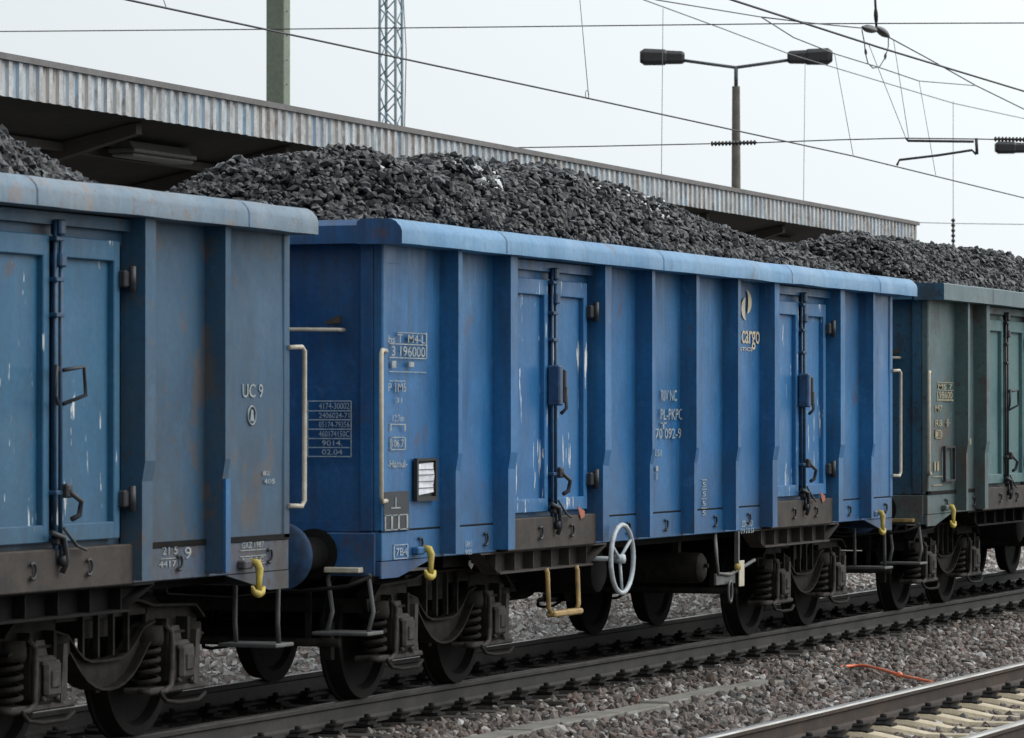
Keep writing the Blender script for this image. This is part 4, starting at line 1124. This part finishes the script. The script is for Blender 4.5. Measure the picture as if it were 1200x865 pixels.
def lamp_post(px,pyj,pyp,Y,label,pole_top=None):
    j=PY(px,pyj,Y); x0=j.x; zj=j.z; dep=(Y+12)/(math.sin(YAW)-math.cos(YAW)*(px-600)/FPX)
    k=1.0
    root=empty('lamp_post',(x0,Y,-.4)); root.rotation_euler=(0,0,R(19)); tag(root,label,'street lamp','double armed lamps beyond the canopy')
    zz=zj+.4; zt_=zz-.47
    b=MB(); b.lathe([(0,0),(.15,0),(.085,zt_),(.0,zt_)],(0,0,0),'z',12); smooth_auto(b.obj('pole',M['post_conc'],root))
    b=MB(); b.tube([(0,0,zt_),(0,0,zz-.04)],.045,10)
    for s,dx in ((-1,1),(1,1)):
        b.tube([(0,0,zz-.06),(0,s*1.30,zz+.12)],.035,8)
    b.obj('arm',M['arm'],root)
    for s in (-1,1):
        b=MB(); L=.98; ya=s*1.12; 
        sec=[(0,.10,.10),(.06,.13,.135),(.40,.14,.145),(.44,.165,.165),(.88,.18,.175),(.98,.15,.11)]
        vs=[]; n=8
        for (t,w,h) in sec:
            if t>.9: pass
            for (ux,uz) in ((-1,-.55),(-.75,-1),(.75,-1),(1,-.55),(1,.5),(.6,1),(-.6,1),(-1,.5)):
                vs.append((ux*w,ya+s*t,zz+.16+.02*t+uz*h))
        b.add(vs,[(i*n+q,i*n+(q+1)%n,(i+1)*n+(q+1)%n,(i+1)*n+q) for i in range(len(sec)-1) for q in range(n)]+[tuple(range(n)),tuple(range(len(vs)-n,len(vs)))])
        b.obj('lamp_head',M['lamp'],root)
    return root
lamp_post(862.5,76,218,15.2,'tall lamp post with two dark lamp heads rising behind the canopy')
lamp_post(1253,180,300,14.5,'farther lamp, only one head showing at the right edge')

# ---------------------------------------------------------------- overhead line
def wire(name,pts,r,label,group=None,mt='wire',cat='overhead wire'):
    b=MB(); b.tube(pts,r,6); return tag(b.obj(name,M[mt]),label,cat,group)
def ext(a,b_,t): return a+(b_-a)*t
a_=PY(150,0,4.6); c_=PY(1200,232,4.6)
wire('contact_wire',[ext(a_,c_,-.35),a_,PY(690,115.5,4.6),PY(1000,183,4.6),c_,ext(a_,c_,1.6)],.0105,'contact wire running over the canopy side track, crossing the whole sky')
a_=PY(858,0,0); c_=PY(1200,107,0)
wire('contact_wire',[ext(a_,c_,-.6),a_,PY(1030,55.5,0),c_,ext(a_,c_,2.0)],.0115,'thick contact wire above the train at the upper right')
wire('catenary_wire',[PY(680,-30,11),PY(755,0,11),PY(845,33,11),PY(924,63,11),PY(1020,92,11),PY(1117,121,11),PY(1200,139,11),PY(1300,163,11)],.010,'thin carrying wire with upright droppers, lowest of the sagging wires at upper right',mt='wire_thin')
wire('catenary_wire',[PY(700,-20,5.0),PY(770,0,5.0),PY(892,20,5.0),PY(930,44,5.0),PY(978,63,5.0),PY(1030,79,5.0),PY(1077,95,5.0),PY(1144,100.5,5.0)],.009,'carrying wire bending down from the joint near the insulators',mt='wire_thin')
HX=60.5
c0=[PXX(px,py,HX) for px,py in ((-150,38.5),(0,37),(300,34.5),(600,31.5),(900,28),(1200,27),(1400,27))]
wire('cross_span_wire',c0,.010,'upper cross span wire running level across the whole sky')
c1=[PXX(px,py,HX) for px,py in ((560,174),(700,171.5),(832,168.5))]
wire('cross_span_wire',c1,.010,'lower cross span wire left of the lamp post insulator')
c1=[PXX(px,py,HX) for px,py in ((884,167.5),(980,164),(1060,162),(1145,163),(1168,163.5))]
wire('cross_span_wire',c1,.010,'lower cross span wire between the two rod insulators')
wire('cross_span_wire',[PXX(px,py,95) for px,py in ((1040,260),(1120,262),(1200,263),(1300,264))],.009,'faint cross wire low in the sky right of the canopy end',mt='wire_thin')
# droppers (slanting)
for (p,q,l) in (((690,115.5),(679,-6),'dropper with a small loop hanging left of the lamp post'),((1000,183),(978,63),'slanting dropper right of the lamp post'),((1096.5,205),(1077,95),'slanting dropper between the steady arms and the lamp'),((195,9.5),(189,-8),'short dropper at the top left')):
    w=wire('dropper_wire',[PY(*p,4.6),PY(*q,5.0)],.005,l,'slanting droppers of the overhead line','wire_thin','dropper')
b=MB(); q=PY(688,111,4.6); b.tube([(q.x+.06*math.cos(2*PI*k/14),4.6,q.z+.05*math.sin(2*PI*k/14)) for k in range(14)],.005,5,closed=True); tag(b.obj('wire_loop',M['wire_thin']),'tiny wire loop on the long contact wire left of the lamp post','wire')
for (px,y0,y1,l) in ((777,10,215,'upright dropper passing behind the left lamp head'),(943.5,75,245,'upright dropper below the right lamp head')):
    wire('dropper_wire',[PY(px,y0,11),PY(px-2,y1,11)],.0055,l,'upright droppers of the overhead line','wire_thin','dropper')
wire('dropper_wire',[PY(1117,119,11),PY(1117,258,11)],.007,'upright dropper holding a small insulator above the right hand coal','upright droppers of the overhead line','wire_thin','dropper')
def rod_insulator(pts_a,pts_b,n,r,label,name='insulator'):
    a=Vector(pts_a); c=Vector(pts_b); b=MB(); d=c-a
    prof=[]; 
    pts=[]; rr=[]
    for k in range(n*4+1):
        t=k/(n*4); pts.append(a+d*t); rr.append(r if k%4 in (1,2) else r*.45)
    rr[0]=rr[-1]=r*.35
    b.tube(pts,rr,10); return tag(b.obj(name,M['insul']),label,'insulator','insulators of the overhead line')
rod_insulator(PXX(833,168.5,HX),PXX(887,167,HX),13,.040,'ribbed rod insulator crossing in front of the lamp post')
rod_insulator(PXX(1165,163,HX),PXX(1215,164,HX),12,.040,'ribbed rod insulator at the right edge above the far lamp head')
rod_insulator(PY(1117,256,11),PY(1117,292,11),6,.045,'small upright insulator above the coal at the right')
# insulator pair with jumper loop
YI=5.2
b=MB(); 
def egg(a,c,r): 
    a=Vector(a); c=Vector(c); pts=[];rr=[]
    for k in range(9):
        t=k/8; pts.append(a+(c-a)*t); rr.append(r*max(.2,math.sin(PI*t)**.6))
    b.tube(pts,rr,12)
egg(PY(1010,32,YI),PY(1028,36,YI),.062); egg(PY(1026,32,YI),PY(1042,43,YI),.066)
b.tube([PY(1025,-14,YI),PY(1026,8,YI),PY(1027,32,YI)],.02,8); egg(PY(1026,7,YI),PY(1027,30,YI),.035)
io=b.obj('insulator_pair',M['insul']); tag(io,'pair of dark egg shaped insulators hanging from the top edge with a jumper loop','insulator','insulators of the overhead line')
b=MB(); b.tube([PY(1010,35,YI),PY(1013,50,YI),PY(1014,62,YI),PY(1017,74,YI),PY(1023,80,YI),PY(1031,78,YI),PY(1037,68,YI),PY(1041,55,YI),PY(1041,44,YI)],.009,6)
egg(PY(1014,57,YI),PY(1015,65,YI),.022); egg(PY(1037,70,YI),PY(1038,62,YI),.022); b.obj('jumper_loop',M['wire'],io)
wire('tension_wire',[PY(892,20,5.0),PY(950,27,5.1),PY(1010,33,YI)],.010,'wire leading from the joint left into the insulator pair')
wire('tension_wire',[PY(1042,44,YI),PY(1090,70,5.2),PY(1144,100.5,5.0),PY(1200,128,4.9),PY(1300,180,4.8)],.010,'wire leading from the insulator pair down to the right edge')
for (p,q,l) in (((1047,46),(1065,163),'steep thin wire from the insulators down to the steady arm'),((1018,52),(1062,163),'slanting thin wire ending at the left tip of the steady arm')):
    wire('dropper_wire',[PY(*p,5.1),PY(*q,4.8)],.0055,l,'slanting droppers of the overhead line','wire_thin','dropper')
# steady arms
b=MB(); b.tube([PXX(1062,162,HX),PXX(1064,165,HX),PXX(1141,166,HX)],.02,8); b.tube([PXX(1144,162,HX),PXX(1145,181,HX)],.024,8); b.tube([PXX(1144,181,HX),PXX(1139,176,HX),PXX(1100,182,HX),PXX(1054,187.5,HX),PXX(1051,194,HX)],.019,8)
tag(b.obj('steady_arm',M['wire']),'steel steady arm bracket holding the long contact wire at right','steady arm')

# ---------------------------------------------------------------- world, sun, camera
w=bpy.data.worlds.new('World'); sc.world=w; w.use_nodes=True; nt=w.node_tree
bg=nt.nodes['Background']; sky=nt.nodes.new('ShaderNodeTexSky'); sky.sky_type='NISHITA'; sky.sun_disc=False
SUN_EL=R(42); SUN_DIR=Vector((.45,-.80,0)).normalized()
sky.sun_elevation=SUN_EL; sky.sun_rotation=math.atan2(SUN_DIR.x,SUN_DIR.y); sky.dust_density=6; sky.air_density=1.2; sky.ozone_density=1
mx=nt.nodes.new('ShaderNodeMix'); mx.data_type='RGBA'; mx.inputs[0].default_value=.90
nt.links.new(sky.outputs[0],mx.inputs[6]); mx.inputs[7].default_value=(6.95,7.4,7.65,1)
tc=nt.nodes.new('ShaderNodeTexCoord'); vm=nt.nodes.new('ShaderNodeVectorMath'); vm.operation='DOT_PRODUCT'
nt.links.new(tc.outputs['Generated'],vm.inputs[0]); vm.inputs[1].default_value=(.46,-.56,.62)
ex_=nt.nodes.new('ShaderNodeMath'); ex_.operation='MULTIPLY'; nt.links.new(vm.outputs['Value'],ex_.inputs[0]); ex_.inputs[1].default_value=1.05
ep=nt.nodes.new('ShaderNodeMath'); ep.operation='EXPONENT'; nt.links.new(ex_.outputs[0],ep.inputs[0])
sm=nt.nodes.new('ShaderNodeVectorMath'); sm.operation='SCALE'; nt.links.new(mx.outputs[2],sm.inputs[0]); nt.links.new(ep.outputs[0],sm.inputs['Scale'])
nt.links.new(sm.outputs[0],bg.inputs[0]); bg.inputs[1].default_value=.10
sl=bpy.data.lights.new('sun','SUN'); sl.energy=.8; sl.angle=R(40); sl.color=(1,.97,.93); so=bpy.data.objects.new('sun',sl); COL.objects.link(so)
d=Vector((SUN_DIR.x*math.cos(SUN_EL),SUN_DIR.y*math.cos(SUN_EL),math.sin(SUN_EL)))
so.rotation_euler=d.to_track_quat('Z','Y').to_euler(); so.location=(20,-20,20)
cd=bpy.data.cameras.new('camera'); cam=bpy.data.objects.new('camera',cd); COL.objects.link(cam); sc.camera=cam
cd.sensor_width=36; cd.lens=36*FPX/1200; cd.clip_start=.5; cd.clip_end=5000
cam.location=(0,CAMY,CAMZ)
F=Vector((math.cos(YAW)*math.cos(PITCH),math.sin(YAW)*math.cos(PITCH),math.sin(PITCH)))
cam.rotation_euler=F.to_track_quat('-Z','Y').to_euler()
cd.dof.use_dof=True; cd.dof.focus_distance=37; cd.dof.aperture_fstop=8
vs_=sc.view_settings; vs_.view_transform='Standard'; vs_.look='None'; vs_.gamma=1; vs_.exposure=0
try: vs_.use_curve_mapping=False
except Exception: pass
sc.render.resolution_x=1024; sc.render.resolution_y=738
